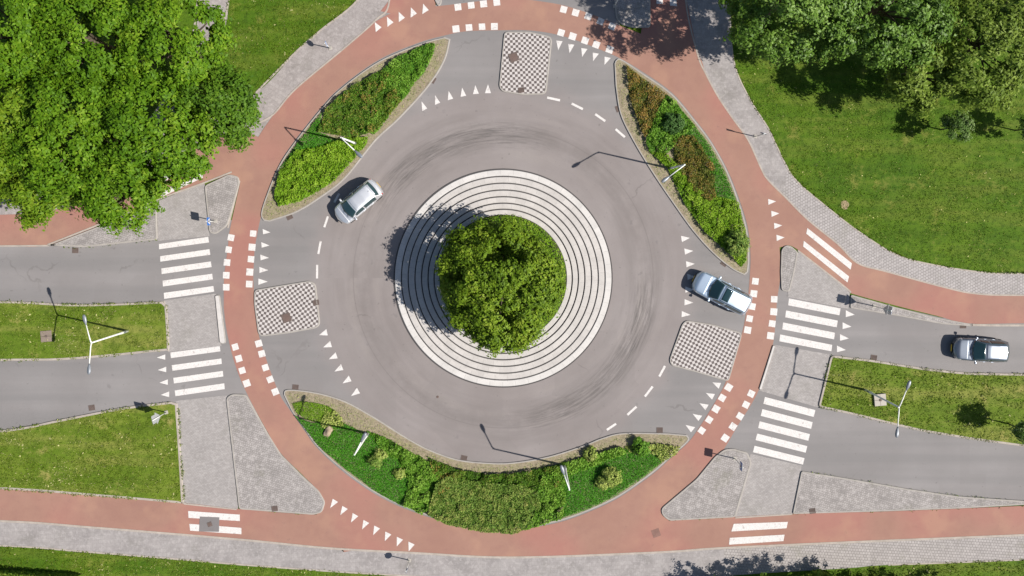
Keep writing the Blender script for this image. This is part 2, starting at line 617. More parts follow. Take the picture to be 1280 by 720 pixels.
sheet('cycle_path', sp([(-900, 272), (-100, 270), (0, 268.5), (60, 264), (130, 243), (200, 207), (252, 178), (300, 163), (316, 168)]) + [(330, 175), (306, 228)]
      + list(reversed(sp([(-900, 322), (-100, 309), (0, 307), (62, 306), (142, 274), (200, 249), (250, 231), (280, 222), (292, 232)]))),
      .036, RED, label='red cycle path running off to the left under the trees')
sheet('cycle_path', [(545, 12), (538, -60), (530, -300), (490, -300), (486, -40), (487, 0), (476, 14), (500, 20)], .036, RED,
      label='red cycle path running up beside the top left lawn')
sheet('cycle_path', [(800, 48), (808, 0), (806, -300), (860, -300), (858, 0), (872, 68), (872, 78)], .036, RED, label='red cycle path running up into the tree shade')

# ------------------------------------------------------------------ footpaths
sheet('footpath', sp([(-900, 246), (-100, 246), (0, 245), (60, 241), (120, 222), (190, 188), (240, 152), (320, 116), (370, 65), (402, 37), (447, 0), (470, -50), (475, -300)])
      + [(500, -300), (500, 0), (480, 40), (330, 170), (262, 178), (130, 255), (0, 280), (-900, 282)], .020, TILE, label='grey tiled footpath by the top left lawn')
sheet('footpath', sp([(247, -300), (247, 0), (238, 60), (200, 130), (150, 190)]) + list(reversed(sp([(287, -300), (286, 0), (270, 50), (240, 120), (190, 190)]))),
      .014, TILE, label='narrow path coming out from under the trees')
sheet('footpath', sp([(857, -300), (857, 0), (868, 60), (880, 92), (897, 122), (915, 149), (935, 177), (958, 224), (978, 246)])
      + list(reversed(sp([(912, -300), (912, 0), (917, 75), (935, 120), (960, 160), (970, 182), (985, 209)]))),
      .020, TILE_S, label='grey footpath curving beside the right hand meadow')
sheet('footpath', sp([(978, 246), (1008, 277), (1045, 307), (1070, 331), (1110, 342), (1180, 361), (1220, 369), (1280, 371), (1500, 371), (2200, 366)])
      + list(reversed(sp([(985, 209), (992, 222), (1035, 260), (1077, 292), (1122, 319), (1172, 332), (1235, 341), (1280, 342), (1500, 343), (2200, 340)]))),
      .020, BRICK, label='pale brick footpath below the meadow')
sheet('footpath', sp([(-900, 633), (-250, 643), (0, 650), (115, 658), (240, 668), (320, 675), (412, 684), (520, 690), (640, 695), (815, 689), (905, 683)])
      + list(reversed(sp([(-900, 672), (-250, 677), (0, 682), (100, 689), (225, 699), (320, 707), (480, 718), (640, 725), (820, 725), (905, 720)]))),
      .020, TILE_S, label='grey footpath along the bottom edge')
sheet('footpath', sp([(905, 683), (960, 681), (1060, 676), (1280, 667), (1600, 654), (2200, 629)])
      + list(reversed(sp([(905, 720), (960, 716), (1060, 710), (1110, 706), (1280, 699), (1600, 686), (2200, 660)]))),
      .020, BRICK_S, label='pale brick footpath at the lower right')
# footways across the arms
sheet('footpath', [(205, 375.5), (270, 367), (277, 432), (211, 440)], .034, PAVE, label='paved refuge between the left hand zebra crossings')
sheet('footpath', [(220, 501), (284, 494), (298, 637), (230, 629)], .034, PAVE, label='paved walkway below the left hand zebra crossings')
sheet('footpath', [(196, 252), (256, 228), (262, 295), (198, 301)], .034, PAVE, label='paved walkway above the left hand zebra crossings')
sheet('footpath', [(969, 431), (1037, 443), (1022, 509), (949, 488), (957, 458)], .034, PAVE, label='paved refuge between the right hand zebra crossings')
sheet('footpath', [(938, 567), (1002, 582), (991, 643), (918, 647)], .034, PAVE, label='paved walkway below the right hand zebra crossings')
sheet('footpath', [(981, 312), (1000, 316), (1054, 357), (1062, 366), (1060, 386), (985, 371)], .046, PAVE, label='paved walkway above the right hand zebra crossings')

# raised lawns and islands
raised('lawn', [(-900, 380)] + sp([(-200, 377), (0, 376), (100, 380), (203, 376.5)]) + sp([(209, 382), (212, 432), (209, 438)]) + sp([(150, 444), (75, 450), (0, 451), (-200, 456)]) + [(-900, 470)],
       GRASS_L, EDGE, .11, .16, 'short grass median on the left arm')
raised('lawn', [(-900, 600)] + sp([(-200, 556), (0, 537.5), (75, 524), (150, 509.5), (214, 501.5)]) + sp([(222, 504), (226, 560), (230, 627)]) + sp([(235, 629.5), (100, 618), (0, 611), (-250, 601)]) + [(-900, 576)],
       GRASS_L, EDGE, .11, .17, 'sloping lawn at the lower left')
raised('lawn', rounded([(1038, 443.5), (1090, 449.5), (1160, 460.5), (1210, 465.5), (1280, 466.5), (1500, 464), (2200, 455), (2200, 560), (1500, 562), (1280, 558), (1210, 548.5), (1150, 538.5), (1120, 531.5),
                (1067, 518.5), (1022, 508.5)], 5),
       GRASS_L, EDGE, .12, .16, 'grass median on the right arm')
raised('traffic_island', rounded([(62, 307), (140, 276.5), (196, 253), (197.5, 299.5), (107, 309)], 3), COBB, KERB, .12, .12, 'cobbled wedge island at the left')
raised('traffic_island', rounded([(256, 232), (287, 217.5), (299, 221), (300, 229), (285, 282), (270, 293), (262, 291)], 4), COBB, KERB, .12, .12, 'cobbled triangular island at the upper left')
raised('traffic_island', rounded([(283, 497), (290, 492), (308, 492.5), (335, 541), (352, 568), (380, 596), (399, 613), (407, 627), (403, 640), (392, 643), (299, 636)], 4), COBB, KERB, .12, .13,
       'large cobbled triangular island at the lower left')
raised('traffic_island', rounded([(905, 561), (916, 560), (934, 565), (939, 578), (928, 615), (919, 646), (836, 650.5), (827, 643), (826, 635), (870, 598), (893, 570)], 4), COBB, KERB, .12, .13,
       'cobbled triangular island at the lower right')
raised('traffic_island', rounded([(1001, 588), (1060, 597.5), (1135, 610.5), (1197, 619.5), (1290, 626), (1290, 630), (1200, 635), (1110, 638.5), (990, 642)], 3), COBB, KERB, .12, .12,
       'long cobbled wedge island at the lower right')
raised('traffic_island', rounded([(976, 312), (981, 306.5), (988, 307), (997, 315), (992, 342), (986, 365), (976, 363), (975, 340)], 4), COBB, KERB, .12, .1,
       'small cobbled island by the right hand crossing')
raised('traffic_island', rounded([(1063, 368), (1120, 384), (1172, 397), (1215, 405), (1213, 407.6), (1177, 405), (1120, 394.5), (1062, 385)], 2), COBB, KERB, .10, .1,
       'thin paved strip between road and cycle path')
raised('traffic_island', rounded([(269, 369), (275, 368.5), (283, 428), (279, 430), (275, 428)], 2), SLABW, KERB, .12, .05, 'slim white kerb slab on the left refuge')
raised('traffic_island', rounded([(969.5, 432), (965.5, 431), (957, 458), (948, 486), (952, 488)], 1.5), SLABW, KERB, .12, .05, 'slim white kerb slab on the right refuge')
raised('traffic_island', rounded([(770, 24), (768, 10), (768, -300), (812, -300), (813, 35), (790, 35), (776, 31)], 4), COBB, KERB, .12, .12, 'paved island at the top edge')
raised('traffic_island', rounded([(543, 0), (541, -300), (551, -300), (552, 5), (548, 9)], 3), COBB, KERB, .12, .1, 'slim paved island at the top edge')
raised('traffic_island', rounded([(629, -300), (690, -300), (692, -5), (660, -10), (629, -7)], 3), COBB, KERB, .12, .1, 'paved median above the cycle ring')

# chequered islands
CH = [([(630, 40), (660, 39.5), (687, 45.5), (690, 50), (683, 115), (679, 118.5), (654, 119), (628, 115), (623.5, 109)], .06, 'chequered paved island on the top arm', -4),
      ([(318, 362), (388, 350.5), (395, 355), (400.5, 405), (396, 410), (360, 416.5), (327, 420.5), (323, 417), (318, 380)], .06, 'chequered paved island on the left arm', 9),
      ([(857, 400), (890, 405), (925, 415), (927, 419), (911, 475), (907, 476), (870, 465), (839, 457), (836, 450), (852, 405)], .06, 'chequered paved island on the right arm', -16)]
for pts, _, lab, rot in CH:
    raised('traffic_island', rounded(pts, 5), mat_check('chequer_paving', R(rot)), KERB, .12, .11, lab)

# ------------------------------------------------------------------ planting beds
BED_UL = sp([(330, 276), (326.5, 268), (332, 248), (347, 211), (366, 181), (405, 132), (432, 106), (475, 76), (525, 55), (556, 46.5)], 6) + \
    sp([(563, 49), (556, 76), (536, 108), (500, 148), (469, 177), (432, 223), (400, 248), (370, 266), (337, 277)], 6)
BED_UR = sp([(767.5, 80), (770, 75), (777, 74.5), (802, 91), (840, 118), (870, 153), (890, 180), (909, 215), (924, 255), (933, 287), (936, 320), (934.5, 340)], 6) + \
    sp([(930, 344), (914, 336), (890, 316), (865, 288), (840, 253), (815, 216), (792, 178), (775, 143), (769, 108)], 6)
BED_S = sp([(355, 493), (360, 486.5), (395, 490), (432, 501), (470, 522), (500, 541), (532, 559), (570, 573), (607, 577.5), (640, 577.5), (685, 570), (727, 557), (752, 547), (780, 540.5), (835, 541)], 6) + \
    sp([(858, 543), (860, 551), (840, 569), (815, 591), (775, 619), (740, 636), (705, 649), (672, 656), (640, 659), (595, 656), (557, 650), (532, 643), (495, 629), (457, 608), (420, 580), (395, 556), (382, 538), (365, 514)], 6)
bu = raised('planting_bed', BED_UL, SOIL, KERB, .12, .105, 'leaf shaped planted bed at the upper left of the ring')
br_ = raised('planting_bed', BED_UR, SOIL, KERB, .12, .105, 'leaf shaped planted bed at the upper right of the ring')
bs = raised('planting_bed', BED_S, SOIL, KERB, .12, .105, 'crescent planted bed at the bottom of the ring')

# ------------------------------------------------------------------ edging strips
for nm, path, w, z in [
    ('kerb', sp([(-900, 635), (-250, 645), (0, 651), (115, 659), (240, 669), (320, 676), (412, 685), (520, 691), (640, 696.5), (815, 690.5), (890, 685.5), (960, 682), (1060, 677.5), (1280, 668.5), (1600, 655.5)]), .15, .05),
    ('kerb', sp([(307, 167), (320, 156), (342, 143), (370, 111), (432, 59), (470, 25), (487, 0), (487, -100)]), .12, .048),
    ('kerb', sp([(320, 116), (370, 65), (402, 37), (447, 0), (470, -50)]), .12, .04),
    ('kerb', sp([(857, -100), (857, 0), (872, 68), (882, 92), (897, 120), (915, 147), (935, 175), (952, 212), (960, 225), (982, 247), (1010, 275), (1047, 305), (1072, 329), (1110, 340), (1180, 359), (1220, 367), (1280, 369), (1500, 369)]), .11, .046),
    ('kerb', sp([(912, -100), (912, 0), (917, 75), (935, 120), (960, 160), (970, 181), (992, 222), (1035, 260), (1077, 292), (1122, 319), (1172, 332), (1235, 341), (1280, 342), (1500, 343)]), .10, .035),
    ('kerb', sp([(-250, 677), (0, 682), (100, 689), (225, 699), (320, 707), (480, 718), (640, 725)]), .12, .035),
    ('kerb', sp([(247, -100), (247, 0), (238, 60)]), .12, .035),
    ('kerb', sp([(287, -100), (286, 0), (270, 50), (255, 90)]), .12, .035),
    ('kerb', sp([(-200, 309), (0, 307.5), (62, 307)]), .12, .06),
    ('kerb', sp([(60, 306), (142, 273.5), (200, 248.5), (250, 230.5), (290, 215)]), .12, .06),
    ('kerb', sp([(300, 226), (285, 285)]), .10, .06),
    ('kerb', sp([(1215, 406), (1280, 406.5), (1500, 404), (2200, 398)]), .16, .07),
    ('kerb', sp([(997, 313), (1055, 358), (1063, 366)]), .12, .055),
    ('kerb', [(205.5, 376), (211, 439)], .10, .05),
    ('kerb', [(296, 636.5), (230, 629.5)], .10, .05),
    ('kerb', [(919, 647), (990, 642.5)], .10, .05),
    ('kerb', sp([(1110, 706), (1280, 699.5), (1600, 686)]), .10, .035)]:
    o = ribbon(nm, path, w, z, EDGE)
    tag(o, kind='structure')

# ------------------------------------------------------------------ markings


def quads(name, qs, z, parent):
    v, f = [], []
    for q in qs:
        w = ccw([P(p) for p in q])
        b = len(v)
        v += [(p[0], p[1], z) for p in w]
        f.append(tuple(range(b, b + len(w))))
    return mesh(name, v, f, PAINT, parent)


def lerp(a, b, t): return tuple(x + (y - x) * t for x, y in zip(a, b))


def bars(first, last, n):
    return [[lerp(first[i], last[i], k / (n - 1)) for i in range(4)] for k in range(n)]


quads('zebra_crossing', bars([(199, 305), (260.5, 296), (261.5, 303), (199, 311.5)], [(205, 366), (267, 357.5), (268, 364.5), (205.5, 373.5)], 5), .036, road)
quads('zebra_crossing', bars([(213, 440.5), (275, 432.5), (275.7, 439), (214, 447.5)], [(218.7, 488), (280.5, 479), (281.2, 486.2), (219.5, 495)], 4), .036, road)
quads('zebra_crossing', bars([(986, 373), (1050.5, 385.5), (1049, 394), (985, 381.5)], [(975, 418), (1040, 431), (1039, 439), (974, 426.5)], 4), .036, road)
quads('zebra_crossing', bars([(956, 496), (1019, 512.5), (1017, 521), (954, 504.5)], [(943, 557), (1005.5, 572.5), (1003.5, 580.5), (941, 565)], 5), .036, road)
cyc = ring
quads('zebra_crossing', [[(235.5, 638.5), (300, 643), (300, 651), (236, 647)], [(237, 654.5), (302, 659.5), (302, 667.5), (238, 663)]], .046, cyc)
quads('zebra_crossing', [[(917, 654.5), (984.5, 652), (983, 660), (914, 664)], [(912, 672), (980.5, 668), (979, 676), (911, 680.5)]], .046, cyc)
quads('zebra_crossing', [[(1009, 285), (1064.5, 329), (1063, 337), (1007.5, 292)], [(1004.5, 301), (1061, 345.5), (1059, 353), (1003.7, 308)]], .046, cyc)
quads('zebra_crossing', [[(253, 216), (254, 222), (190, 252), (189, 245)], [(242, 203), (244, 209), (181, 238), (180, 232)]], .046, cyc)
quads('zebra_crossing', [[(820, -20), (828, -20), (828.5, 5), (820.5, 5)], [(836, -20), (844, -20), (846, 8), (837.5, 7)]], .046, cyc)


def teeth(name, mids, h0, h1, a0, a1, z, parent, off=True):
    qs = []
    n = len(mids)
    for i, c in enumerate(mids):
        t = i / max(1, n - 1)
        h, a = lerp(h0, h1, t), lerp(a0, a1, t)
        b = (c[0] - a[0] / 2, c[1] - a[1] / 2) if off else c
        qs.append([(b[0] + h[0], b[1] + h[1]), (b[0] - h[0], b[1] - h[1]), (b[0] + a[0], b[1] + a[1])])
    return quads(name, qs, z, parent)


GW = 'give_way_marking'
teeth(GW, [(471, 32.5), (486, 26), (500.5, 20), (515.5, 14.5), (530.5, 10)], (3.6, -3), (4, -2.5), (-5, -9.5), (-3, -10.5), .046, cyc)
teeth(GW, [(529, 132), (545.5, 124.5), (562, 119), (578.5, 115), (594.5, 112), (610, 111)], (3.1, -1.7), (3.8, 0), (-4, -10.5), (0, -11), .036, road)
teeth(GW, [(698.5, 57), (713, 61), (729, 66), (743, 71.5), (757.5, 76.5)], (3.9, .4), (3.8, .8), (-1.5, 11.5), (-4, 9.5), .036, road)
teeth(GW, [(333.5, 290), (332, 306.5), (331, 322), (330, 337.5), (329, 352)], (.3, 3.3), (0, 3.9), (9.4, 1), (11.6, 0), .036, road)
teeth(GW, [(404, 417), (409, 432), (416, 446.5), (423, 461.5), (433, 476), (443.5, 491.5)], (.9, 4), (1.9, 3.5), (-10, 3.5), (-9.4, 7), .036, road)
teeth(GW, [(857, 298), (861, 314), (863, 330), (864.5, 346), (862, 362), (861, 378), (857.5, 393)], (.6, 3.9), (-.2, 3.8), (10.5, -1.3), (11, 1), .036, road)
teeth(GW, [(895, 480), (887, 493.5), (879, 506.5), (870.5, 520), (861.5, 534)], (-1.5, 3.6), (-2.6, 3.2), (-9.4, -4.3), (-9.4, -6), .036, road)
teeth(GW, [(1057, 392), (1053, 407), (1049.8, 421.7), (1046, 436)], (0, 4.3), (0, 4.1), (11, 1.3), (11, 1.3), .036, road, False)
teeth(GW, [(965, 252), (969, 267), (972.5, 282), (975.5, 297)], (.2, 3.7), (.2, 3.9), (9.8, -.6), (10, -.6), .046, cyc)
teeth(GW, [(206.8, 446.2), (208, 461.7), (210, 477.5), (211.7, 492.7)], (0, 3.3), (0, 3.5), (-10.5, .7), (-10.5, .7), .036, road, False)
teeth(GW, [(419.4, 625.2), (431.5, 634), (444.5, 643), (458, 651.5), (471.5, 658.5), (485.5, 666), (500, 672.5), (514.5, 678.5)], (3.3, 2), (3.9, 1.8), (-6.5, 9.6), (-3.5, 10.3), .046, cyc, False)


def blocks(pts, z=.046, half=4.2):
    qs = []
    for i, p in enumerate(pts):
        a, b = pts[max(0, i - 1)], pts[min(len(pts) - 1, i + 1)]
        t = Vector((b[0] - a[0], b[1] - a[1])).normalized()
        n = Vector((-t.y, t.x))
        j = random.uniform(-.25, .25)
        hh = half + random.uniform(-.3, .2)
        c = Vector(p)
        qs.append([tuple(c + t * hh + n * hh + t * j), tuple(c - t * hh + n * hh), tuple(c - t * hh - n * hh), tuple(c + t * hh - n * hh)])
    return quads('block_marking', qs, z, cyc)


for row in ([(289, 297), (286, 312), (284, 328), (283, 344), (283, 359)], [(316.7, 292), (315.3, 309), (314, 324), (312.5, 340), (311.8, 355)],
            [(294.3, 433.5), (298.7, 448), (303, 463), (308.7, 479)], [(323.7, 429.3), (327.5, 442), (332, 459.3), (338, 474.2), (344.3, 489.5)],
            [(572.5, 9), (589, 6.8), (604.5, 5), (621, 3)], [(570, 36.3), (586.3, 34.5), (602.5, 33.5), (618, 33.2)],
            [(704.5, 12), (719.5, 16), (735.3, 20.5), (750.5, 26.8), (765, 33)], [(701.3, 41), (715.7, 45.6), (731.3, 50.8), (745.3, 56), (762, 62)],
            [(944, 351.5), (942, 367), (940, 383), (936.8, 398.2), (934.4, 412.5)], [(967.5, 374), (967, 389.6), (965, 404.5), (963, 419.6)],
            [(910.7, 484), (902.5, 497.2), (894.8, 511), (886.3, 524.5), (877, 538)], [(938.8, 492), (932.3, 505.7), (924.8, 520), (916, 533), (906.3, 547.3)]):
    blocks(row)


def dashes(name, segs, w):
    qs = []
    for a, b in segs:
        t = Vector((b[0] - a[0], b[1] - a[1])).normalized()
        n = Vector((-t.y, t.x)) * w / 2
        qs.append([(a[0] + n.x, a[1] + n.y), (b[0] + n.x, b[1] + n.y), (b[0] - n.x, b[1] - n.y), (a[0] - n.x, a[1] - n.y)])
    return quads(name, qs, .036, road)


dashes('lane_line', [((684, 122), (700, 125.5)), ((714.5, 129.5), (728.5, 136.5)), ((744, 142.7), (756.5, 151.5)), ((769.5, 161.5), (781, 171.5))], 2.8)
dashes('lane_line', [((424, 242), (418, 253)), ((410, 270.5), (405.5, 284)), ((401, 301.5), (398, 317.5)), ((396.6, 331), (396.4, 348))], 2.6)
dashes('lane_line', [((831.2, 457.3), (824, 470.5)), ((815.7, 483), (806, 495.5)), ((795.5, 508.2), (784.2, 518.4)), ((770, 529.5), (758.5, 537.3))], 2.8)

# tarmac repair over the bottom-left zebra, bare patches
sheet('road_patch', [(250, 645.3), (274.5, 646.3), (274, 664.5), (249, 664)], .050, PATCH, label='square tarmac patch over the lower left cycle path zebra')
for nm, c, r_, lab in [('bare_soil', (1055.5, 255), 6, 'bare soil patch near the edge of the meadow')]:
    pts = [(c[0] + r_ * (1 + random.uniform(-.3, .25)) * math.cos(a), c[1] + r_ * (1 + random.uniform(-.3, .25)) * math.sin(a)) for a in np.linspace(0, 2 * math.pi, 12)[:-1]]
    sheet(nm, spc(pts, 3), .006, BARE, label=lab)

# ------------------------------------------------------------------ central island: concentric concrete rings


def annulus(name, r0, r1, z, m, parent=None, seg=160, edge=.02, drop=.08):
    prof = [(r1, z - drop), (r1, z - edge), (r1 - edge, z), (r0 + edge, z), (r0, z - edge), (r0, z - drop)]
    v, f = [], []
    for k in range(seg):
        a = 2 * math.pi * k / seg
        for r, zz in prof:
            v.append((CENTRE[0] + r * math.cos(a), CENTRE[1] + r * math.sin(a), zz))
    n = len(prof)
    for k in range(seg):
        j = (k + 1) % seg
        for i in range(n - 1):
            f.append((k * n + i, j * n + i, j * n + i + 1, k * n + i + 1))
    return mesh(name, v, f, m, parent)


base = annulus('roundabout_island', 78 / S, 136.8 / S, .075, JOINT, None, 160, .01, .075)
tag(base, 'round central island of concentric white concrete rings', kind='structure')
rad = [135.8, 127, 118.5, 110, 101.7, 93.6, 86, 78.5]
for i in range(7):
    annulus('paving_ring', (rad[i + 1] + .75) / S, (rad[i] - .75) / S, .115 + .012 * i, RING_OUT if i == 0 else RING, base)
th = np.linspace(0, 2 * np.pi, 97)[:-1]
v, f = fill([[(CENTRE[0] + 79.2 / S * math.cos(a), CENTRE[1] + 79.2 / S * math.sin(a)) for a in th]], .17)
o = mesh('planting_bed', v, f, mat_soil('dark_soil', (.035, .035, .02), (.07, .06, .035), (.05, .07, .02)))
tag(o, 'round planted bed in the middle of the roundabout', kind='structure')

# ------------------------------------------------------------------ leaves


def leaf_cloud(name, c, nrm, ln, wd, tint, m, parent=None, updir=None):
    """one mesh of small diamond leaves"""
    n = len(c)
    nrm = nrm / np.linalg.norm(nrm, axis=1, keepdims=True)
    rnd = rng.normal(size=(n, 3)) if updir is None else updir
    t = rnd - nrm * np.sum(rnd * nrm, axis=1, keepdims=True)
    t /= np.linalg.norm(t, axis=1, keepdims=True) + 1e-9
    b = np.cross(nrm, t)
    ln, wd = ln[:, None] / 2, wd[:, None] / 2
    v = np.stack([c - t * ln, c + b * wd - t * ln * .15, c + t * ln, c - b * wd - t * ln * .15], axis=1).reshape(-1, 3)
    me = bpy.data.meshes.new(name)
    me.vertices.add(4 * n)
    me.vertices.foreach_set('co', v.astype(np.float32).ravel())
    me.loops.add(4 * n)
    me.loops.foreach_set('vertex_index', np.arange(4 * n, dtype=np.int32))
    me.polygons.add(n)
    me.polygons.foreach_set('loop_start', np.arange(0, 4 * n, 4, dtype=np.int32))
    at = me.attributes.new('tint', 'FLOAT', 'FACE')
    at.data.foreach_set('value', np.clip(tint, 0, 1).astype(np.float32))
    me.update(calc_edges=True)
    me.validate()
    return link(name, me, m, parent)


def unit(n):
    d = rng.normal(size=(n, 3))
    return d / np.linalg.norm(d, axis=1, keepdims=True)


def crown_data(rx, rz, nclump, nleaf, cr, gaps=6, gapw=.16, lobes=9, lobe=.22, low=-.55, inner=.35, leaf=.22, nsub=0, subr=.36):
    lob = unit(lobes)
    lob[:, 2] = np.abs(lob[:, 2]) * .8
    g = unit(gaps)
    g[:, 2] = np.abs(g[:, 2])
    if nsub:
        # limbs each carry a dome of foliage; creases stay open between them
        sd = []
        tries = unit(nsub * 60)
        tries = tries[tries[:, 2] > low + .1]
        md = 1.75 / math.sqrt(nsub) * 1.25
        for q in tries:
            if len(sd) < nsub and all(np.linalg.norm(q - r_) > md for r_ in sd):
                sd.append(q)
        sd = np.array(sd)
        sr = subr * rng.uniform(.75, 1.2, len(sd))
        rr = 1 - lobe + lobe * 1.5 * np.max(np.clip((sd @ lob.T - .6) / .4, 0, 1), axis=1) + rng.normal(0, .05, len(sd))
        w_ = sr ** 2
        pick = rng.choice(len(sd), nclump, p=w_ / w_.sum())
        cd = unit(nclump)
        cd = cd + sd[pick] * .75 + np.array([0, 0, .25])
        cd /= np.linalg.norm(cd, axis=1, keepdims=True)
        uu = np.where(rng.random(nclump) > inner, rng.uniform(.85, 1.05, nclump), rng.uniform(.1, .85, nclump))
        cc = (sd * (rr * (1 - sr * .8))[:, None])[pick] + cd * (sr[pick] * uu)[:, None]
        d = cd * .75 + sd[pick] * .35
        d /= np.linalg.norm(d, axis=1, keepdims=True)
        cc = cc * np.array([rx, rx, rz])
        subt = rng.normal(0, .07, len(sd))[pick]
    else:
        d = unit(nclump * 3)
        d = d[d[:, 2] > low]
        rr = 1 - lobe + lobe * 1.5 * np.max(np.clip((d @ lob.T - .6) / .4, 0, 1), axis=1) + rng.normal(0, .04, len(d))
        surf = rng.random(len(d)) > inner
        u = np.where(surf, rng.uniform(.86, 1.0, len(d)), rng.uniform(.35, .86, len(d)))
        gd = np.max(d @ g.T, axis=1)
        keep = ~((gd > 1 - gapw * rng.uniform(.05, .5, len(d)) ** 1.0) & (u > .6))
        d, rr, u = d[keep][:nclump], rr[keep][:nclump], u[keep][:nclump]
        cc = d * (rr * u)[:, None] * np.array([rx, rx, rz])
        subt = np.zeros(len(cc))
    n = len(cc)
    k = rng.integers(int(nleaf * .6), int(nleaf * 1.4), n)
    idx = np.repeat(np.arange(n), k)
    crs = cr * rng.uniform(.6, 1.3, n)
    od = unit(len(idx))
    od[:, 2] = np.abs(od[:, 2]) * np.where(rng.random(len(idx)) < .8, 1, -.6)
    od = od + d[idx] * .35
    rad_ = rng.random(len(idx)) ** .45
    lob2 = 1 + .35 * np.sin(np.arctan2(od[:, 1], od[:, 0]) * rng.integers(3, 6, n)[idx] + rng.uniform(0, 6, n)[idx])
    off = od * (rad_ * crs[idx] * lob2)[:, None] * np.array([1, 1, .7])
    p = cc[idx] + off
    nr = d[idx] * .3 + np.array([0, 0, .5]) + rng.normal(size=(len(idx), 3)) * .42 + od * .75
    ctint = rng.uniform(.26, .74, n) + subt
    tint = ctint[idx] + rng.normal(0, .17, len(idx))
    ln = leaf * rng.uniform(.65, 1.3, len(idx))
    return p, nr, ln, tint, cc


def tube(bm, pts, radii, seg=8):
    rings = []
    pts = [Vector(p) for p in pts]
    for i, p in enumerate(pts):
        t = (pts[min(i + 1, len(pts) - 1)] - pts[max(i - 1, 0)]).normalized()
        a = t.orthogonal().normalized() if abs(t.z) < .9 else Vector((1, 0, 0)).cross(t).normalized()
        if i and rings:
            a = (prev - t * prev.dot(t)).normalized()
        prev = a
        b = t.cross(a)
        rings.append([bm.verts.new(p + (a * math.cos(2 * math.pi * k / seg) + b * math.sin(2 * math.pi * k / seg)) * radii[i]) for k in range(seg)])
    for i in range(len(rings) - 1):
        for k in range(seg):
            j = (k + 1) % seg
            fc = bm.faces.new((rings[i][k], rings[i][j], rings[i + 1][j], rings[i + 1][k]))
            fc.smooth = True
    bm.faces.new(list(reversed(rings[0])))
    bm.faces.new(rings[-1])


def box(bm, c, s, rot=None, bev=0.0):
    r = bmesh.ops.create_cube(bm, size=1)
    mtx = Matrix.Translation(c) @ (rot.to_4x4() if rot else Matrix.Identity(4)) @ Matrix.Diagonal((*s, 1))
    bmesh.ops.transform(bm, matrix=mtx, verts=r['verts'])
    if bev:
        es = list({e for v_ in r['verts'] for e in v_.link_edges})
        bmesh.ops.bevel(bm, geom=es, offset=bev, segments=2, affect='EDGES', profile=.6)


def build(name, bm, m, parent=None, smooth=False):
    me = bpy.data.meshes.new(name)
    bmesh.ops.recalc_face_normals(bm, faces=bm.faces)
    bm.to_mesh(me)
    bm.free()
    if smooth:
        me.polygons.foreach_set('use_smooth', [True] * len(me.polygons))
    return link(name, me, m, parent)


BARK = mat_bark('bark', (.13, .105, .075))
LEAF_A = mat_leaf('maple_leaves', [(0, (0.045, 0.110, 0.004)), (.35, (0.080, 0.176, 0.007)), (.7, (0.124, 0.237, 0.010)), (1, (0.198, 0.302, 0.022))], .35)
LEAF_A2 = mat_leaf('yellowish_maple_leaves', [(0, (0.058, 0.123, 0.005)), (.35, (0.100, 0.188, 0.009)), (.7, (0.147, 0.241, 0.012)), (1, (0.216, 0.294, 0.025))], .35)
LEAF_B = mat_leaf('dark_maple_leaves', [(0, (0.040, 0.093, 0.007)), (.4, (0.067, 0.149, 0.010)), (.75, (0.103, 0.200, 0.014)), (1, (0.161, 0.255, 0.026))], .32)
LEAF_C = mat_leaf('glossy_leaves', [(0, (0.048, 0.105, 0.009)), (.4, (0.082, 0.166, 0.016)), (.75, (0.129, 0.237, 0.027)), (1, (0.241, 0.364, 0.079))], .28, .5, .3)
LEAF_D = mat_leaf('olive_leaves', [(0, (0.072, 0.121, 0.013)), (.4, (0.123, 0.189, 0.021)), (.75, (0.191, 0.268, 0.038)), (1, (0.272, 0.347, 0.076))], .3)
LEAF_E = mat_leaf('oak_leaves', [(0, (0.065, 0.120, 0.007)), (.4, (0.113, 0.193, 0.011)), (.75, (0.179, 0.271, 0.018)), (1, (0.292, 0.364, 0.045))], .33)


def tree(base_px, zc, rx, rz, lm, label, nclump=300, nleaf=70, cr=.55, leaf=.22, aspect=.55, name='tree', cat='tree', group=None, trunk_r=.18, off=(0, 0), seed=None, **kw):
    global rng
    if seed is not None:
        rng = np.random.default_rng(seed)
    b = P(base_px)
    root = empty(name, (b[0], b[1], 0), 0, label, cat, group)
    p, nr, ln, ti, cc = crown_data(rx, rz, nclump, nleaf, cr, leaf=leaf, **kw)
    sh = np.array([off[0], off[1], zc])
    p = p + sh
    low = p[:, 2] > .25
    leaf_cloud('crown', p[low], nr[low], ln[low], ln[low] * aspect, ti[low], lm, root)
    bm = bmesh.new()
    top = zc + rz * .25
    tube(bm, [(0, 0, 0), (off[0] * .3, off[1] * .3, zc * .4), (off[0] * .8 + .05, off[1] * .8, zc * .8), (off[0], off[1], top)], [trunk_r * 1.25, trunk_r, trunk_r * .8, trunk_r * .4], 9)
    sel = cc[rng.permutation(len(cc))[:14]] + sh
    for q in sel:
        s0 = Vector((off[0] * .6, off[1] * .6, zc * rng.uniform(.5, .9)))
        e = Vector(q)
        m_ = s0.lerp(e, .55) + Vector((0, 0, .15 * rz * .3))
        tube(bm, [s0, m_, e], [trunk_r * .45, trunk_r * .28, .02], 6)
    build('trunk', bm, BARK, root, True)
    return root


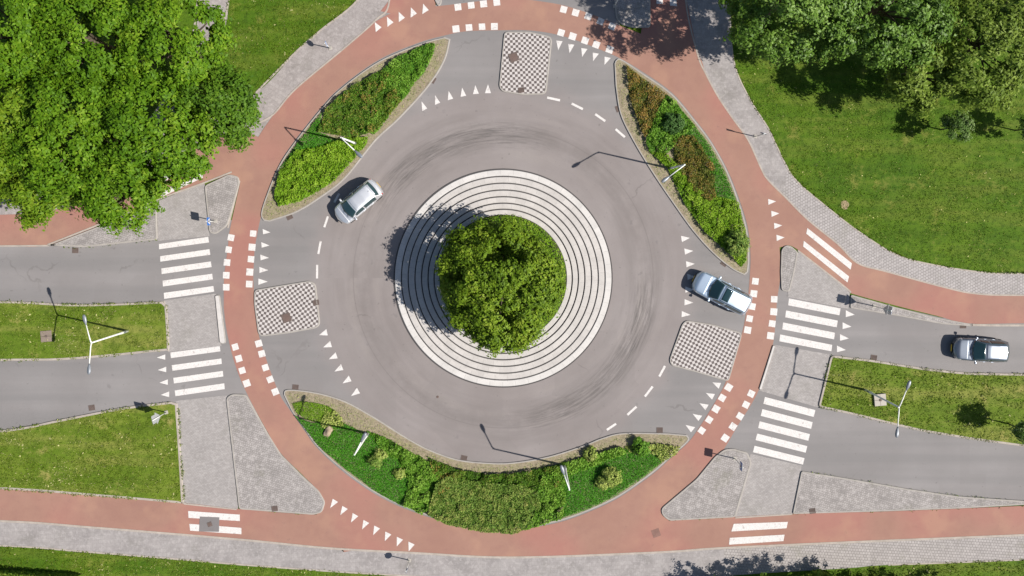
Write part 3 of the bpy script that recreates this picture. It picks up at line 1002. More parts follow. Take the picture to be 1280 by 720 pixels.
# top left trees (crowns given where the photo shows them, at height zc)
GL = 'broad trees along the upper left cycle path'
for i, (c, zc, r_, lm, lab) in enumerate([
    ((272, 138), 6.2, 46, LEAF_B, 'darker green round tree leaning over the cycle ring'),
    ((212, 52), 7.0, 62, LEAF_A, 'bright green tree beside the narrow grey path at the top'),
    ((183, 172), 7.0, 74, LEAF_A, 'bright green tree over the small white zebra bars'),
    ((112, 50), 7.4, 66, LEAF_A, 'bright green tree at the top edge, in the middle of the left wood'),
    ((100, 170), 7.2, 74, LEAF_A, 'bright green tree in the middle of the left wood'),
    ((18, 40), 7.6, 64, LEAF_A, 'bright green tree in the top left corner'),
    ((12, 160), 7.2, 62, LEAF_A2, 'yellowish green tree at the left edge of the picture'),
    ((150, 238), 6.2, 45, LEAF_A, 'bright green tree overhanging the cobbled wedge island'),
    ((52, 228), 6.2, 44, LEAF_A2, 'bright green tree overhanging the left end of the cycle path')]):
    g = G(c, zc)
    rr = r_ * (1 - zc / H) / S
    tree(g, zc, rr, rr * .82, lm, lab, nclump=int(300 * (rr / 3.6) ** 2), nleaf=95, cr=.55, leaf=.25, group=GL, trunk_r=.22, seed=100 + i, gaps=9, gapw=.16, lobes=12, lobe=.22, inner=.12, nsub=int(22 * (rr / 3.6) ** 2), subr=.315 * (3.6 / rr) ** .6)

# top right trees
GRP = 'large trees at the top right of the meadow'
for i, (c, zc, r_, lm, lab, n) in enumerate([
    ((992, -8), 7.2, 84, LEAF_C, 'dark glossy tree that shades the footpath and cycle path', 330),
    ((1108, 5), 7.0, 76, LEAF_C, 'dark glossy tree at the top edge, beside the olive tree', 330),
    ((1232, 52), 5.2, 72, LEAF_D, 'olive feathery tree at the right end of the top edge', 320),
    ((1150, 88), 5.0, 44, LEAF_D, 'small loose olive tree in front of the dark trees', 110)]):
    g = G(c, zc)
    rr = r_ * (1 - zc / H) / S
    tree(g, zc, rr, rr * (.85 if zc > 6 else .75), lm, lab, nclump=n, nleaf=100, cr=.55, leaf=.22 if lm is LEAF_C else .27, aspect=.55 if lm is LEAF_C else .42, group=GRP, trunk_r=.22, seed=140 + i,
         gaps=10, gapw=.26, lobes=10, lobe=.26, inner=.25, nsub=24 if zc > 5.1 else 11, subr=.34 if zc > 5.1 else .42)

# centre tree
tree((629, 347.5), 3.3, 4.2, 2.75, LEAF_E, 'round bushy tree on the central island of the roundabout', nclump=680, nleaf=90, cr=.45, leaf=.22, trunk_r=.16, seed=205, lobes=18, lobe=.16, low=-.8, inner=.42, nsub=44, subr=.27, off=(0, -.25))

# young trees
GY = 'young trees planted in the meadow and median'
LEAF_Y = mat_leaf('young_leaves', [(0, (.045, .10, .018)), (.5, (.09, .165, .03)), (1, (.30, .38, .17))], .28)
for i, (b, zc, r_, lab) in enumerate([((1176, 162), 2.15, 15, 'young tree with a full crown standing on the meadow'),
                                      ((1269, 163), 2.3, 17, 'young tree at the right end of the meadow, cut by the frame'),
                                      ((1259, 529), 2.5, 13, 'young tree on the right hand grass median')]):
    tree(b, zc, r_ / S, r_ / S * 1.05, LEAF_Y, lab, nclump=60, nleaf=70, cr=.28, leaf=.15, name='young_tree', group=GY, trunk_r=.045, seed=220 + i, gaps=2, gapw=.1)

# shrubs past the lower edge
LEAF_S = mat_leaf('hedge_leaves', [(0, (0.058, 0.130, 0.013)), (.5, (0.111, 0.215, 0.019)), (1, (0.273, 0.325, 0.039))], .3)
GS = 'shrubs behind the lower right footpath'
for i, (b, h, r_, lab) in enumerate([((1022, 730), 5.6, 25, 'tall shrub throwing the longest shadow on the lower footpath'), ((893, 729), 3.0, 16, 'low shrub at the left end of the lower right row'),
                                     ((942, 728), 3.7, 18, 'middling shrub left of the tallest one in the lower right row'), ((985, 729), 4.2, 18, 'shrub right beside the tallest one, on its left'),
                                     ((1056, 732), 4.0, 22, 'shrub right beside the tallest one, on its right'),
                                     ((1022, 721), 1.0, 13, 'low lit shrub at the edge of the brick footpath'), ((1085, 737), 2.6, 22, 'shrub just left of the bottom right lawn'),
                                     ((1128, 738), 2.5, 24, 'shrub in the middle of the bottom right row'), ((1172, 741), 2.3, 22, 'shrub at the right end of the bottom right row')]):
    rr = r_ / S
    tree(b, h * .52, rr, h * .48, LEAF_S, lab, nclump=80, nleaf=55, cr=.32, leaf=.17, name='shrub', cat='shrub', group=GS, trunk_r=.05, seed=240 + i, gaps=3, low=-.95, lobe=.35)

# ------------------------------------------------------------------ ground cover


def inpoly(pts, poly):
    x, y = pts[:, 0], pts[:, 1]
    ins = np.zeros(len(pts), bool)
    n = len(poly)
    for i in range(n):
        x1, y1 = poly[i - 1]
        x2, y2 = poly[i]
        if y1 == y2: continue
        c = ((y1 > y) != (y2 > y)) & (x < (x2 - x1) * (y - y1) / (y2 - y1) + x1)
        ins ^= c
    return ins


def scatter(poly_px, dens):
    w = [P(p) for p in poly_px]
    a = np.array(w)
    lo, hi = a.min(0), a.max(0)
    n = int((hi[0] - lo[0]) * (hi[1] - lo[1]) * dens)
    pts = rng.uniform(lo, hi, (n, 2))
    return pts[inpoly(pts, w)]


def lump(p, s, ph):
    x, y = p[:, 0] * s + ph, p[:, 1] * s - ph
    v_ = np.sin(x * 1.7 + 1.3 * np.sin(y * 1.1)) + np.sin(y * 2.1 + 1.1 * np.sin(x * .9 + 2)) + .6 * np.sin(x * 4.3 - y * 3.1) + .5 * np.sin(y * 5.2 + x * 2.2)
    return v_ / 3.1


def cover(name, poly, h, leaf, dens, m, label, ls=1.6, z0=.1, aspect=.6, tb=.5, tv=.16, flat=.6, amp=.45, mound=None):
    p = scatter(poly, dens)
    if mound is None:
        mound = .55 if leaf > .1 else .9
    ctr = scatter(poly, 1.6 / mound ** 2)
    best = np.full(len(p), 1e9)
    who = np.zeros(len(p), int)
    for q in range(len(ctr)):
        dd = (p[:, 0] - ctr[q, 0]) ** 2 + (p[:, 1] - ctr[q, 1]) ** 2
        k_ = dd < best
        best[k_] = dd[k_]
        who[k_] = q
    dome = 1 - np.clip(np.sqrt(best) / mound, 0, 1) ** 2
    mt = rng.normal(0, 1, len(ctr))
    smooth_ = leaf < .1
    L = lump(p, ls, h * 7) * .45 + (dome - .5) * (.5 if smooth_ else 1.5) + mt[who] * (.05 if smooth_ else .3)
    dep = rng.random(len(p)) ** 2
    z = z0 + h * (1 - amp + amp * L) * (1 - .55 * dep)
    z = np.maximum(z, z0 + .02)
    nr = np.array([0, 0, flat]) + rng.normal(size=(len(p), 3)) * .5
    ln = leaf * rng.uniform(.6, 1.35, len(p))
    ti = tb + .1 * L + mt[who] * (.04 if smooth_ else .13) + rng.normal(0, tv, len(p))
    o = leaf_cloud(name, np.c_[p, z], nr, ln, ln * aspect, ti, m)
    return tag(o, label, 'plants', kind='stuff')


CV_G = mat_leaf('cover_green', [(0, (0.054, 0.152, 0.015)), (.5, (0.116, 0.269, 0.021)), (1, (0.233, 0.394, 0.054))], .3)
CV_D = mat_leaf('cover_deep_green', [(0, (0.043, 0.167, 0.012)), (.5, (0.074, 0.264, 0.016)), (1, (0.128, 0.362, 0.028))], .25)
CV_L = mat_leaf('cover_lime', [(0, (0.103, 0.221, 0.013)), (.5, (0.184, 0.346, 0.017)), (1, (0.308, 0.457, 0.044))], .35)
CV_R = mat_leaf('cover_russet', [(0, (0.073, 0.111, 0.018)), (.35, (0.127, 0.149, 0.024)), (.7, (0.201, 0.156, 0.033)), (1, (0.321, 0.194, 0.052))], .25)
CV_M = mat_leaf('cover_mixed', [(0, (0.053, 0.129, 0.011)), (.45, (0.092, 0.196, 0.016)), (.8, (0.155, 0.213, 0.028)), (1, (0.308, 0.213, 0.056))], .25)
CV_B = mat_leaf('cover_bronze', [(0, (0.079, 0.162, 0.024)), (.5, (0.169, 0.275, 0.044)), (1, (0.337, 0.362, 0.097))], .25)
CV_P = mat_leaf('cover_pale', [(0, (0.150, 0.232, 0.036)), (.5, (0.299, 0.375, 0.080)), (1, (0.499, 0.519, 0.161))], .3)
N = 'ground_cover'
# upper left bed
cover(N, sp([(497, 72), (542, 55), (536, 82), (520, 103), (500, 128), (478, 110), (478, 88)]), .45, .13, 700, CV_G, 'mid green leafy plants at the top of the upper left bed', tb=.4)
cover(N, sp([(520, 64), (542, 55), (534, 84), (522, 100), (506, 84)]), .35, .09, 700, CV_D, 'dark green carpet at the tip of the upper left bed')
cover(N, [(478, 88), (500, 100), (502, 128), (470, 165), (440, 172), (398, 165), (408, 138), (436, 111)], .5, .13, 750, CV_M, 'reddish brown leafy plants in the middle of the upper left bed', tb=.45, tv=.22)
cover(N, [(478, 88), (505, 75), (515, 100), (500, 128), (470, 168), (452, 165), (490, 120)], .42, .13, 550, CV_G, 'green leafy plants along the road side of the upper left bed')
cover(N, [(404, 140), (398, 165), (425, 175), (405, 188), (372, 190), (350, 212), (372, 180)], .25, .08, 1100, CV_D, 'dark smooth carpet by the cycle path in the upper left bed', tb=.45, tv=.1)
cover(N, [(352, 212), (372, 188), (405, 183), (432, 172), (462, 172), (458, 182), (436, 207), (420, 225), (402, 237), (375, 252), (350, 258), (344, 246)], .5, .14, 750, CV_L, 'bright lime leafy plants at the lower end of the upper left bed')
# upper right bed
cover(N, [(782, 82), (802, 98), (832, 118), (820, 140), (812, 165), (804, 172), (787, 125)], .45, .12, 750, CV_R, 'reddish brown plants at the top of the upper right bed', tb=.55, tv=.25)
cover(N, [(832, 118), (840, 124), (868, 158), (850, 172), (830, 195), (812, 192), (806, 176), (815, 150)], .5, .14, 700, CV_G, 'mid green leafy plants in the upper right bed')
cover(N, [(845, 130), (870, 160), (888, 184), (906, 217), (920, 252), (905, 258), (886, 235), (886, 205), (862, 180), (850, 165)], .3, .08, 1000, CV_D, 'dark green carpet by the cycle path in the upper right bed', tv=.12)
cover(N, [(840, 170), (866, 170), (892, 210), (893, 246), (885, 252), (866, 238), (843, 205)], .5, .12, 800, CV_R, 'reddish bronze leafy plants in the middle of the upper right bed', tb=.4, tv=.22)
cover(N, [(812, 190), (832, 192), (846, 208), (868, 234), (876, 240), (893, 245), (921, 252), (930, 290), (932, 325), (926, 334), (905, 312), (880, 290), (855, 255), (835, 212)], .42, .12, 850, CV_L, 'bright lime plants at the lower end of the upper right bed', tb=.5)
# bottom bed
cover(N, sp([(366, 504), (380, 501), (407, 506), (420, 514), (412, 524), (392, 526), (372, 516)]), .22, .07, 1200, CV_L, 'smooth lime carpet at the left tip of the bottom bed', tb=.45, tv=.1, ls=1)
cover(N, [(370, 519), (392, 528), (418, 522), (455, 540), (480, 548), (505, 585), (512, 600), (504, 632), (470, 613), (432, 585), (400, 557)], .25, .08, 1100, CV_D, 'deep green carpet at the left of the bottom bed', tv=.1, ls=.8)
cover(N, [(458, 538), (480, 545), (520, 566), (550, 582), (560, 600), (545, 630), (528, 640), (505, 630), (512, 600), (500, 580)], .5, .15, 750, CV_G, 'leafy green plants left of centre in the bottom bed', tb=.6)
cover(N, [(546, 600), (560, 592), (590, 598), (620, 601), (650, 603), (672, 612), (676, 630), (670, 645), (655, 659), (640, 664), (600, 661), (560, 652), (535, 641)], .55, .11, 1300, CV_B, 'olive brown shrub mass in the middle of the bottom bed', z0=.12, tb=.42, tv=.2, amp=.22, mound=.4)
cover(N, [(535, 570), (570, 584), (605, 591), (640, 590), (680, 583), (706, 578), (704, 596), (690, 612), (660, 609), (640, 607), (590, 605), (556, 600)], .5, .12, 900, CV_M, 'green leafy edge above the brown shrub mass in the bottom bed', tb=.45)
cover(N, [(538, 574), (570, 590), (562, 608), (545, 616)], .55, .11, 260, CV_R, 'reddish leaves left of the brown shrub mass in the bottom bed', tb=.6)
cover(N, [(680, 583), (702, 579), (712, 590), (706, 620), (703, 645), (655, 660), (668, 640), (672, 612)], .5, .15, 800, CV_G, 'leafy green plants right of the brown shrub mass', tb=.6)
cover(N, [(712, 586), (745, 574), (780, 560), (822, 560), (826, 578), (800, 598), (765, 621), (735, 635), (704, 646), (704, 615)], .25, .08, 1100, CV_D, 'deep green carpet at the right of the bottom bed', tv=.1, ls=.8)
cover(N, [(700, 578), (740, 567), (776, 556), (782, 564), (745, 580), (714, 592)], .4, .15, 600, CV_G, 'leafy green fringe along the road side of the bottom bed', tb=.65)
cover(N, [(780, 557), (822, 553), (850, 557), (846, 564), (826, 578), (820, 566), (786, 564)], .4, .14, 450, CV_P, 'pale yellow green plants at the right tip of the bottom bed', tb=.5)
cover(N, [(408, 508), (424, 514), (432, 530), (420, 536), (400, 533)], .3, .14, 350, CV_P, 'pale leaves beside the stone in the bottom bed', tb=.5)
# centre
th2 = [(629 + 78.5 * math.cos(a), 347.5 + 78.5 * math.sin(a)) for a in np.linspace(0, 2 * math.pi, 49)[:-1]]
cover(N, th2, .5, .11, 420, CV_L, 'bright green plants under the tree on the central island', z0=.17, tb=.4, amp=.25)
# weeds on gravel margins
for poly, lab in ((BED_UL, 'dry tufts in the gravel of the upper left bed'), (BED_UR, 'dry tufts in the gravel of the upper right bed'), (BED_S, 'dry tufts in the gravel of the bottom bed')):
    w = ccw(clean([P(p) for p in poly]))
    inn = [(p[0] * S + 640, 360 - p[1] * S) for p in inset(w, .3)]
    cover('gravel_weeds', inn, .12, .10, 75, CV_P, lab, tb=.35, tv=.3, aspect=.3)

# single shrubs inside beds


def bush(c, r_, h, m, label, n=60, leaf=.12):
    global rng
    b = P(c)
    root = empty('shrub', (b[0], b[1], .1), 0, label, 'shrub')
    p, nr, ln, ti, cc = crown_data(r_ / S, h * .55, n, 60, .2, leaf=leaf, gaps=2, low=-.5)
    p = p + np.array([0, 0, h * .5])
    k = p[:, 2] > 0
    leaf_cloud('foliage', p[k], nr[k], ln[k], ln[k] * .6, ti[k], m, root)
    bm = bmesh.new()
    for q in cc[:7]:
        e = Vector(q) + Vector((0, 0, h * .5))
        e.z = max(e.z, .2)
        tube(bm, [(0, 0, 0), (e.x * .4, e.y * .4, e.z * .5), e], [.025, .02, .008], 5)
    build('stem', bm, BARK, root)
    return root


bush((919, 303), 14, 1.1, CV_B, 'round bronze shrub at the lower tip of the upper right bed', 110)
bush((762, 592), 10, .8, CV_P, 'pale green shrub standing in the deep green carpet at the right', 60, .14)
bush((752, 600), 6, .6, CV_P, 'small pale green shrub left of the larger pale one', 30, .14)
bush((840, 156), 12, .9, mat_leaf('bluish_leaves', [(0, (.035, .085, .02)), (.5, (.06, .135, .03)), (1, (.11, .20, .06))], .2), 'bluish green shrub high in the upper right bed', 60)
bush((470, 575), 7, .6, CV_B, 'small dark shrub in the deep green carpet at the left', 30)
bush((477, 566), 5, .5, CV_P, 'small pale shrub beside the lower left lamp', 22, .14)
bush((500, 591), 5, .4, CV_P, 'small pale shrub in the leafy plants at the left', 22, .14)
bush((800, 556), 9, .7, CV_G, 'green shrub at the road side of the bottom bed tip', 45, .15)
bush((738, 566), 7, .5, CV_P, 'pale shrub at the gravel edge near the lower right lamp', 30, .14)

# hedge at the bottom left
hb = empty('hedge', (*P((-60, 735)), 0), 0, 'clipped yellowish hedge in the bottom left corner', 'hedge')
o0 = P((-60, 735))
hp = [(-260, 697), (0, 708), (104, 717.5), (104, 760), (-260, 760)]
pts = scatter(hp, 420)
zz = .95 + .08 * lump(pts, 3, 1) - .5 * rng.random(len(pts)) ** 3
nr = np.array([0, 0, .6]) + rng.normal(size=(len(pts), 3)) * .5
pa, pb = np.array(P((-260, 697.5))), np.array(P((104, 718)))
m_ = 9000
u = rng.random(m_)
side = pa + (pb - pa) * u[:, None] + rng.normal(0, .05, (m_, 2))
c3 = np.r_[np.c_[pts, zz], np.c_[side, rng.uniform(.05, .98, m_)]]
nr = np.r_[nr, np.array([.05, .7, .25]) + rng.normal(size=(m_, 3)) * .5]
c3[:, 0] -= o0[0]
c3[:, 1] -= o0[1]
ln = .13 * rng.uniform(.6, 1.3, len(c3))
leaf_cloud('foliage', c3, nr, ln, ln * .6, .5 + rng.normal(0, .25, len(c3)), LEAF_S, hb)
for i in range(12):
    bm = bmesh.new()
    x = -11.5 + i * 1.9
    tube(bm, [(x, .6, 0), (x + .05, .7, .45), (x, .6, .85)], [.03, .025, .01], 5)
    build('stem', bm, BARK, hb)

# ------------------------------------------------------------------ grass blades
MG = mat_leaf('grass_blades', [(0, (0.044, 0.095, 0.003)), (.4, (0.089, 0.154, 0.006)), (.75, (0.158, 0.207, 0.021)), (1, (0.453, 0.445, 0.191))], .3)


MG2 = mat_leaf('meadow_blades', [(0, (0.035, 0.091, 0.002)), (.4, (0.073, 0.152, 0.003)), (.75, (0.136, 0.213, 0.012)), (1, (0.474, 0.489, 0.167))], .25)


def blades(polys, dens, label, tb=.45, z=0.0, hgt=.1, mm=None):
    cs = []
    for poly in polys:
        cs.append(scatter(poly, dens))
    p = np.concatenate(cs)
    # thin out into loose tussocks, leave the mown sward showing between
    T = lump(p, 1.9, 4) + .8 * lump(p, .45, 8) + rng.normal(0, .45, len(p))
    p = p[T > -.25]
    n = len(p)
    L = lump(p, .5, 3)
    D = lump(p, .9, 13) + .7 * lump(p, .25, 2) + rng.normal(0, .3, n)
    up = np.c_[rng.normal(0, .9, (n, 2)), np.full(n, .6)]
    nr = np.c_[rng.normal(0, .8, (n, 2)), rng.normal(.5, .4, n)]
    ln = hgt * rng.uniform(.7, 1.8, n)
    ti = tb + .14 * L + np.clip(D - .35, 0, 1) * .35 + rng.normal(0, .15, n)
    dry = rng.random(n) > .985
    ti = np.where(dry, 1.0, ti)
    ln = np.where(dry, ln * 1.35, ln)
    o = leaf_cloud('grass', np.c_[p, np.full(n, z + .03)], nr, ln, ln * np.where(dry, .6, .3), ti, mm or MG, None, up)
    return tag(o, label, 'grass', kind='stuff')


MEAD = sp([(914, -20), (919, 75), (937, 120), (962, 160), (973, 182), (995, 222), (1038, 259), (1080, 291), (1124, 317), (1174, 330), (1236, 339), (1310, 340)]) + [(1310, -20)]
blades([MEAD], 200, 'meadow grass on the right', tb=.5, hgt=.075, mm=MG2)
blades([sp([(289, -20), (286, 5), (272, 50), (258, 90)]) + [(240, 140), (316, 114), (366, 65), (398, 37), (443, 0), (455, -20)]], 170, 'short grass on the top left lawn')
blades([[(-20, 685), (0, 685), (100, 692), (225, 702), (320, 710), (470, 721), (-20, 730)]], 170, 'short grass along the bottom edge', .55)
blades([[(1000, 716), (1110, 709), (1300, 702), (1300, 730), (1000, 730)]], 170, 'short grass in the bottom right corner', .4)
blades([[(-20, 379), (100, 383), (202, 379), (208, 434), (150, 441), (75, 447), (-20, 448)]], 170, 'short grass on the left median', .6, .10)
blades([[(-20, 543), (75, 527), (150, 512.5), (218, 505.5), (227, 624), (100, 614), (-20, 607)]], 170, 'short grass on the lower left lawn', .6, .10)
blades([[(1041, 447), (1090, 453), (1160, 463.5), (1210, 468.5), (1300, 470), (1300, 556), (1210, 545), (1150, 535), (1067, 515), (1026, 506)]], 170, 'short grass on the right median', .5, .11)

def fringe(paths, dens, spread, label, z, tb=.5):
    ps = []
    for path in paths:
        w = [np.array(P(p)) for p in path]
        for a, b in zip(w[:-1], w[1:]):
            L_ = np.linalg.norm(b - a)
            n = int(L_ * dens)
            q = a + (b - a) * rng.random((n, 1)) + rng.normal(0, spread, (n, 2))
            T = lump(q, 1.3, 3) + .7 * lump(q, 3.7, 1)
            ps.append(q[T > rng.uniform(-.4, .5, n)])
    p = np.concatenate(ps)
    n = len(p)
    up = np.c_[rng.normal(0, .9, (n, 2)), np.full(n, .5)]
    nr = np.c_[rng.normal(0, .7, (n, 2)), rng.normal(.6, .3, n)]
    ln = .12 * rng.uniform(.6, 1.7, n)
    o = leaf_cloud('grass_fringe', np.c_[p, np.full(n, z)], nr, ln, ln * .35, tb + rng.normal(0, .2, n), MG, None, up)
    return tag(o, label, 'grass', kind='stuff')


fringe([[(0, 377), (100, 381), (203, 378)], [(209, 382), (211, 432)], [(207, 437), (150, 443), (75, 449), (0, 450)]], 60, .06, 'uneven grass fringe round the left median', .12, .6)
fringe([[(0, 539), (75, 525.5), (150, 511), (214, 503)], [(224, 510), (227, 560), (231, 626)], [(235, 628.5), (100, 617), (0, 610)]], 60, .06, 'uneven grass fringe round the lower left lawn', .12, .6)
fringe([[(1038, 445), (1090, 451), (1160, 462), (1210, 467), (1290, 468)], [(1036, 450), (1024, 505)], [(1290, 558), (1210, 547), (1150, 537), (1120, 530), (1067, 517), (1024, 508)]], 60, .06, 'uneven grass fringe round the right median', .12)
fringe([sp([(913, 0), (918, 75), (936, 120), (961, 160), (971, 181), (993, 221), (1036, 259), (1078, 291), (1122, 318), (1172, 331), (1235, 340), (1290, 341)])], 55, .05, 'uneven grass fringe along the meadow footpath', .05, .4)
fringe([sp([(0, 683), (100, 690), (225, 700), (320, 708), (480, 719)]), sp([(1110, 707), (1280, 700)]), sp([(320, 115), (370, 64), (402, 36), (447, -1)]), sp([(287, 0), (271, 50), (256, 90)])], 55, .05, 'uneven grass fringe along the footpaths', .05, .5)
fringe([sp([(1001, 588), (1060, 597), (1135, 610), (1197, 619), (1290, 626)]), sp([(990, 642), (1110, 639), (1280, 632)]), sp([(62, 307), (107, 309.5), (197, 300)]), sp([(835, 650), (918, 646)]), sp([(300, 636), (392, 643)])], 9, .04, 'weeds growing in the kerb joints', .11, .5)

# ------------------------------------------------------------------ small ground fittings


def drain(c, rz, label, sx=.42, sy=.36, z=.034, m=CAST):
    b = P(c)
    root = empty('drain_cover', (b[0], b[1], z), R(rz), label, 'drain cover', 'drain gratings at the kerbs')
    bm = bmesh.new()
    t = .05
    for (x, y, w, d) in ((0, sy / 2, sx + t, t), (0, -sy / 2, sx + t, t), (sx / 2, 0, t, sy - t), (-sx / 2, 0, t, sy - t)):
        box(bm, (x, y, .006), (w, d, .02))
    build('frame', bm, m, root)
    bm = bmesh.new()
    for k in range(5):
        box(bm, (-sx / 2 + t + (sx - 2 * t) * (k + .5) / 5, 0, .004), (.032, sy - t - .004, .012))
    box(bm, (0, 0, -.004), (sx - t, sy - t - .002, .006))
    build('grate', bm, CAST, root)


for c, a, lab in [((541, 100), 60, 'drain grating at the kerb by the top of the upper left bed'), ((362, 271), 25, 'drain grating at the kerb by the lower end of the upper left bed'),
                  ((94.5, 313), 0, 'drain grating in the road beside the left wedge island'), ((115, 509.5), 10, 'drain grating at the kerb of the lower left lawn'),
                  ((1203.5, 407), 0, 'drain grating near the grey car on the right arm'), ((905, 329), -35, 'drain grating at the kerb by the lower end of the upper right bed'),
                  ((369.5, 484), -5, 'drain grating at the left tip of the bottom bed'), ((824.5, 537.5), 0, 'drain grating at the right tip of the bottom bed'),
                  ((580, 572.5), -12, 'drain grating at the lowest point of the ring road kerb'), ((1092, 447), -8, 'drain grating at the kerb of the right median'),
                  ((773, 136), -70, 'drain grating at the kerb by the top of the upper right bed')]:
    drain(c, a, lab)
for c, lab in [((344, 635), 'rusty drain grating in the lower left cobbled island'), ((1015, 638), 'drain grating in the lower right wedge island'),
               ((651.5, 113), 'drain grating at the lower edge of the top chequered island'), ((395.5, 378), 'drain grating at the right edge of the left chequered island')]:
    drain(c, 8, lab, .4, .34, .118)


def manhole(c, r_, z, label, sq=False, mm=None):
    b = P(c)
    root = empty('manhole_cover', (b[0], b[1], z), R(20), label, 'manhole cover')
    bm = bmesh.new()
    if sq:
        box(bm, (0, 0, .006), (r_ * 2, r_ * 2, .016), None, .004)
    else:
        bmesh.ops.create_cone(bm, cap_ends=True, segments=28, radius1=r_, radius2=r_ - .01, depth=.018)
    build('frame', bm, mm or CAST, root)
    bm = bmesh.new()
    bmesh.ops.create_cone(bm, cap_ends=True, segments=24, radius1=r_ * .78, radius2=r_ * .76, depth=.03)
    for k in range(4):
        box(bm, (0, (k - 1.5) * r_ * .3, .017), (r_ * .9, .03, .01))
    build('lid', bm, mm or mat_rust, root)


mat_rust = mat_concrete('rusty_iron', (.17, .12, .105), .4)
manhole((642, 72), .34, .122, 'brown manhole cover in the top chequered island', True)
manhole((358.5, 397), .34, .122, 'brown manhole cover in the left chequered island', True)
manhole((262.5, 655), .17, .056, 'small square cover in the tarmac patch', True)
manhole((820, 666), .3, .034, 'red dusted cover in the cycle path south of the ring', True, mat_concrete('red_dusted_iron', (.26, .15, .125), .5))
manhole((547, 496), .1, .036, 'small round cover in the ring road near the bottom', False)

# concrete pads, stone


def pad(c, s, z, h, label, m, rz=5):
    b = P(c)
    root = empty('concrete_pad', (b[0], b[1], z), R(rz), label, 'concrete pad')
    bm = bmesh.new()
    for i in (-1, 1):
        for j in (-1, 1):
            box(bm, (i * s / 4, j * s / 4, h / 2), (s / 2 - .015, s / 2 - .015, h), None, .012)
    build('slab', bm, m, root)
    bm = bmesh.new()
    box(bm, (0, 0, h + .01), (s * .2, s * .2, .02), None, .005)
    build('lid', bm, CAST, root)


pad((59, 420), .85, .1, .05, 'square brown concrete pad in the left grass median', mat_concrete('brown_concrete', (.27, .215, .18), .4))
pad((1098.5, 499), .9, .1, .16, 'square pale concrete pad under the lamp on the right median', mat_concrete('pale_concrete', (.47, .43, .38), .3))

bm = bmesh.new()
bmesh.ops.create_icosphere(bm, subdivisions=3, radius=.5)
for v_ in bm.verts:
    k = 1 + .16 * math.sin(v_.co.x * 7 + 1) * math.cos(v_.co.y * 6) + .08 * math.sin(v_.co.z * 13 + v_.co.x * 5)
    v_.co = Vector((v_.co.x * .62 * k, v_.co.y * .9 * k, max(-.3, v_.co.z * .55 * k)))
st = build('boulder', bm, mat_soil('sandstone', (.30, .23, .16), (.40, .32, .23), (.25, .22, .13)), None, True)
st.location = (*P((411, 538)), .22)
st.rotation_euler = (0, 0, R(-30))
tag(st, 'tan boulder lying in the planted bed at the bottom left', 'boulder')

# ------------------------------------------------------------------ street lamps
GALV = mat_plain('galvanised_steel', (.74, .75, .71), .5, .1, .5)
HEADM = mat_plain('lamp_housing', (.20, .22, .25), .4, .2, .5)
LENS = mat_plain('lamp_lens', (.7, .72, .75), .15, 0, .6)
LH = 5.35


def lamp(c, arms, label):
    b = P(c)
    root = empty('street_lamp', (b[0], b[1], 0), 0, label, 'street lamp', 'street lamps round the roundabout')
    bm = bmesh.new()
    tube(bm, [(0, 0, 0), (0, 0, 1.2), (0, 0, 1.25), (0, 0, LH)], [.095, .09, .07, .05], 12)
    build('pole', bm, GALV, root)
    bm = bmesh.new()
    box(bm, (0, .0, .7), (.205, .11, .35), None, .01)
    build('service_door', bm, HEADM, root)
    for dx, dy in arms:
        d = Vector((dx, -dy)) / S
        ln = d.length
        u = d / ln
        e = Vector((d.x, d.y, LH + .3))
        j = Vector((u.x * (ln - .5), u.y * (ln - .5), LH + .24))
        bm = bmesh.new()
        tube(bm, [(0, 0, LH - .12), (u.x * .1, u.y * .1, LH + .02), (u.x * .3, u.y * .3, LH + .07), j], [.05, .045, .04, .036], 10)
        build('arm', bm, GALV, root)
        ang = math.atan2(u.y, u.x)
        rot = Matrix.Rotation(ang, 3, 'Z') @ Matrix.Rotation(R(-6), 3, 'Y')
        bm = bmesh.new()
        prof = [(-.12, .05, .05), (0, .07, .06), (.15, .12, .085), (.4, .135, .09), (.55, .10, .07), (.62, .05, .04)]
        rings = []
        for x, hw, hh in prof:
            rings.append([bm.verts.new(rot @ Vector((x, hw * math.cos(a), hh * math.sin(a) * (1 if math.sin(a) > 0 else .45))) + j) for a in np.linspace(0, 2 * math.pi, 17)[:-1]])
        for i in range(len(rings) - 1):
            for k in range(16):
                fc = bm.faces.new((rings[i][k], rings[i][(k + 1) % 16], rings[i + 1][(k + 1) % 16], rings[i + 1][k]))
                fc.smooth = True
        bm.faces.new(rings[0])
        bm.faces.new(rings[-1])
        hd = build('lamp_head', bm, HEADM, root)
        bm = bmesh.new()
        box(bm, rot @ Vector((.3, 0, -.045)) + j, (.36, .17, .02), rot, .006)
        build('lens', bm, LENS, hd)
    return root


lamp((160.5, 413.5), [(-5.5, -31), (0, 33)], 'twin armed street lamp on the left grass median')
lamp((1081, 487), [(9.5, -30), (-5, 31)], 'twin armed street lamp on the right grass median')
lamp((445, 179.5), [(24, 22)], 'single armed street lamp in the upper left bed')
lamp((837, 210.5), [(-26, 19)], 'single armed street lamp in the upper right bed')
lamp((460.5, 541), [(13, -25)], 'single armed street lamp at the left of the bottom bed')
lamp((705.5, 581), [(-9.5, -28)], 'single armed street lamp at the right of the bottom bed')

# ------------------------------------------------------------------ traffic signs
SBACK = mat_plain('sign_back', (.42, .44, .46), .5, .3)
SBLUE = mat_plain('sign_blue', (.015, .13, .45), .4)
SWHITE = mat_plain('sign_white', (.75, .75, .75), .4)
SRED = mat_plain('sign_red', (.5, .02, .02), .4)
SBLACK = mat_plain('sign_black', (.02, .02, .02), .4)
FOOT = mat_concrete('post_foot', (.45, .42, .38), .4)


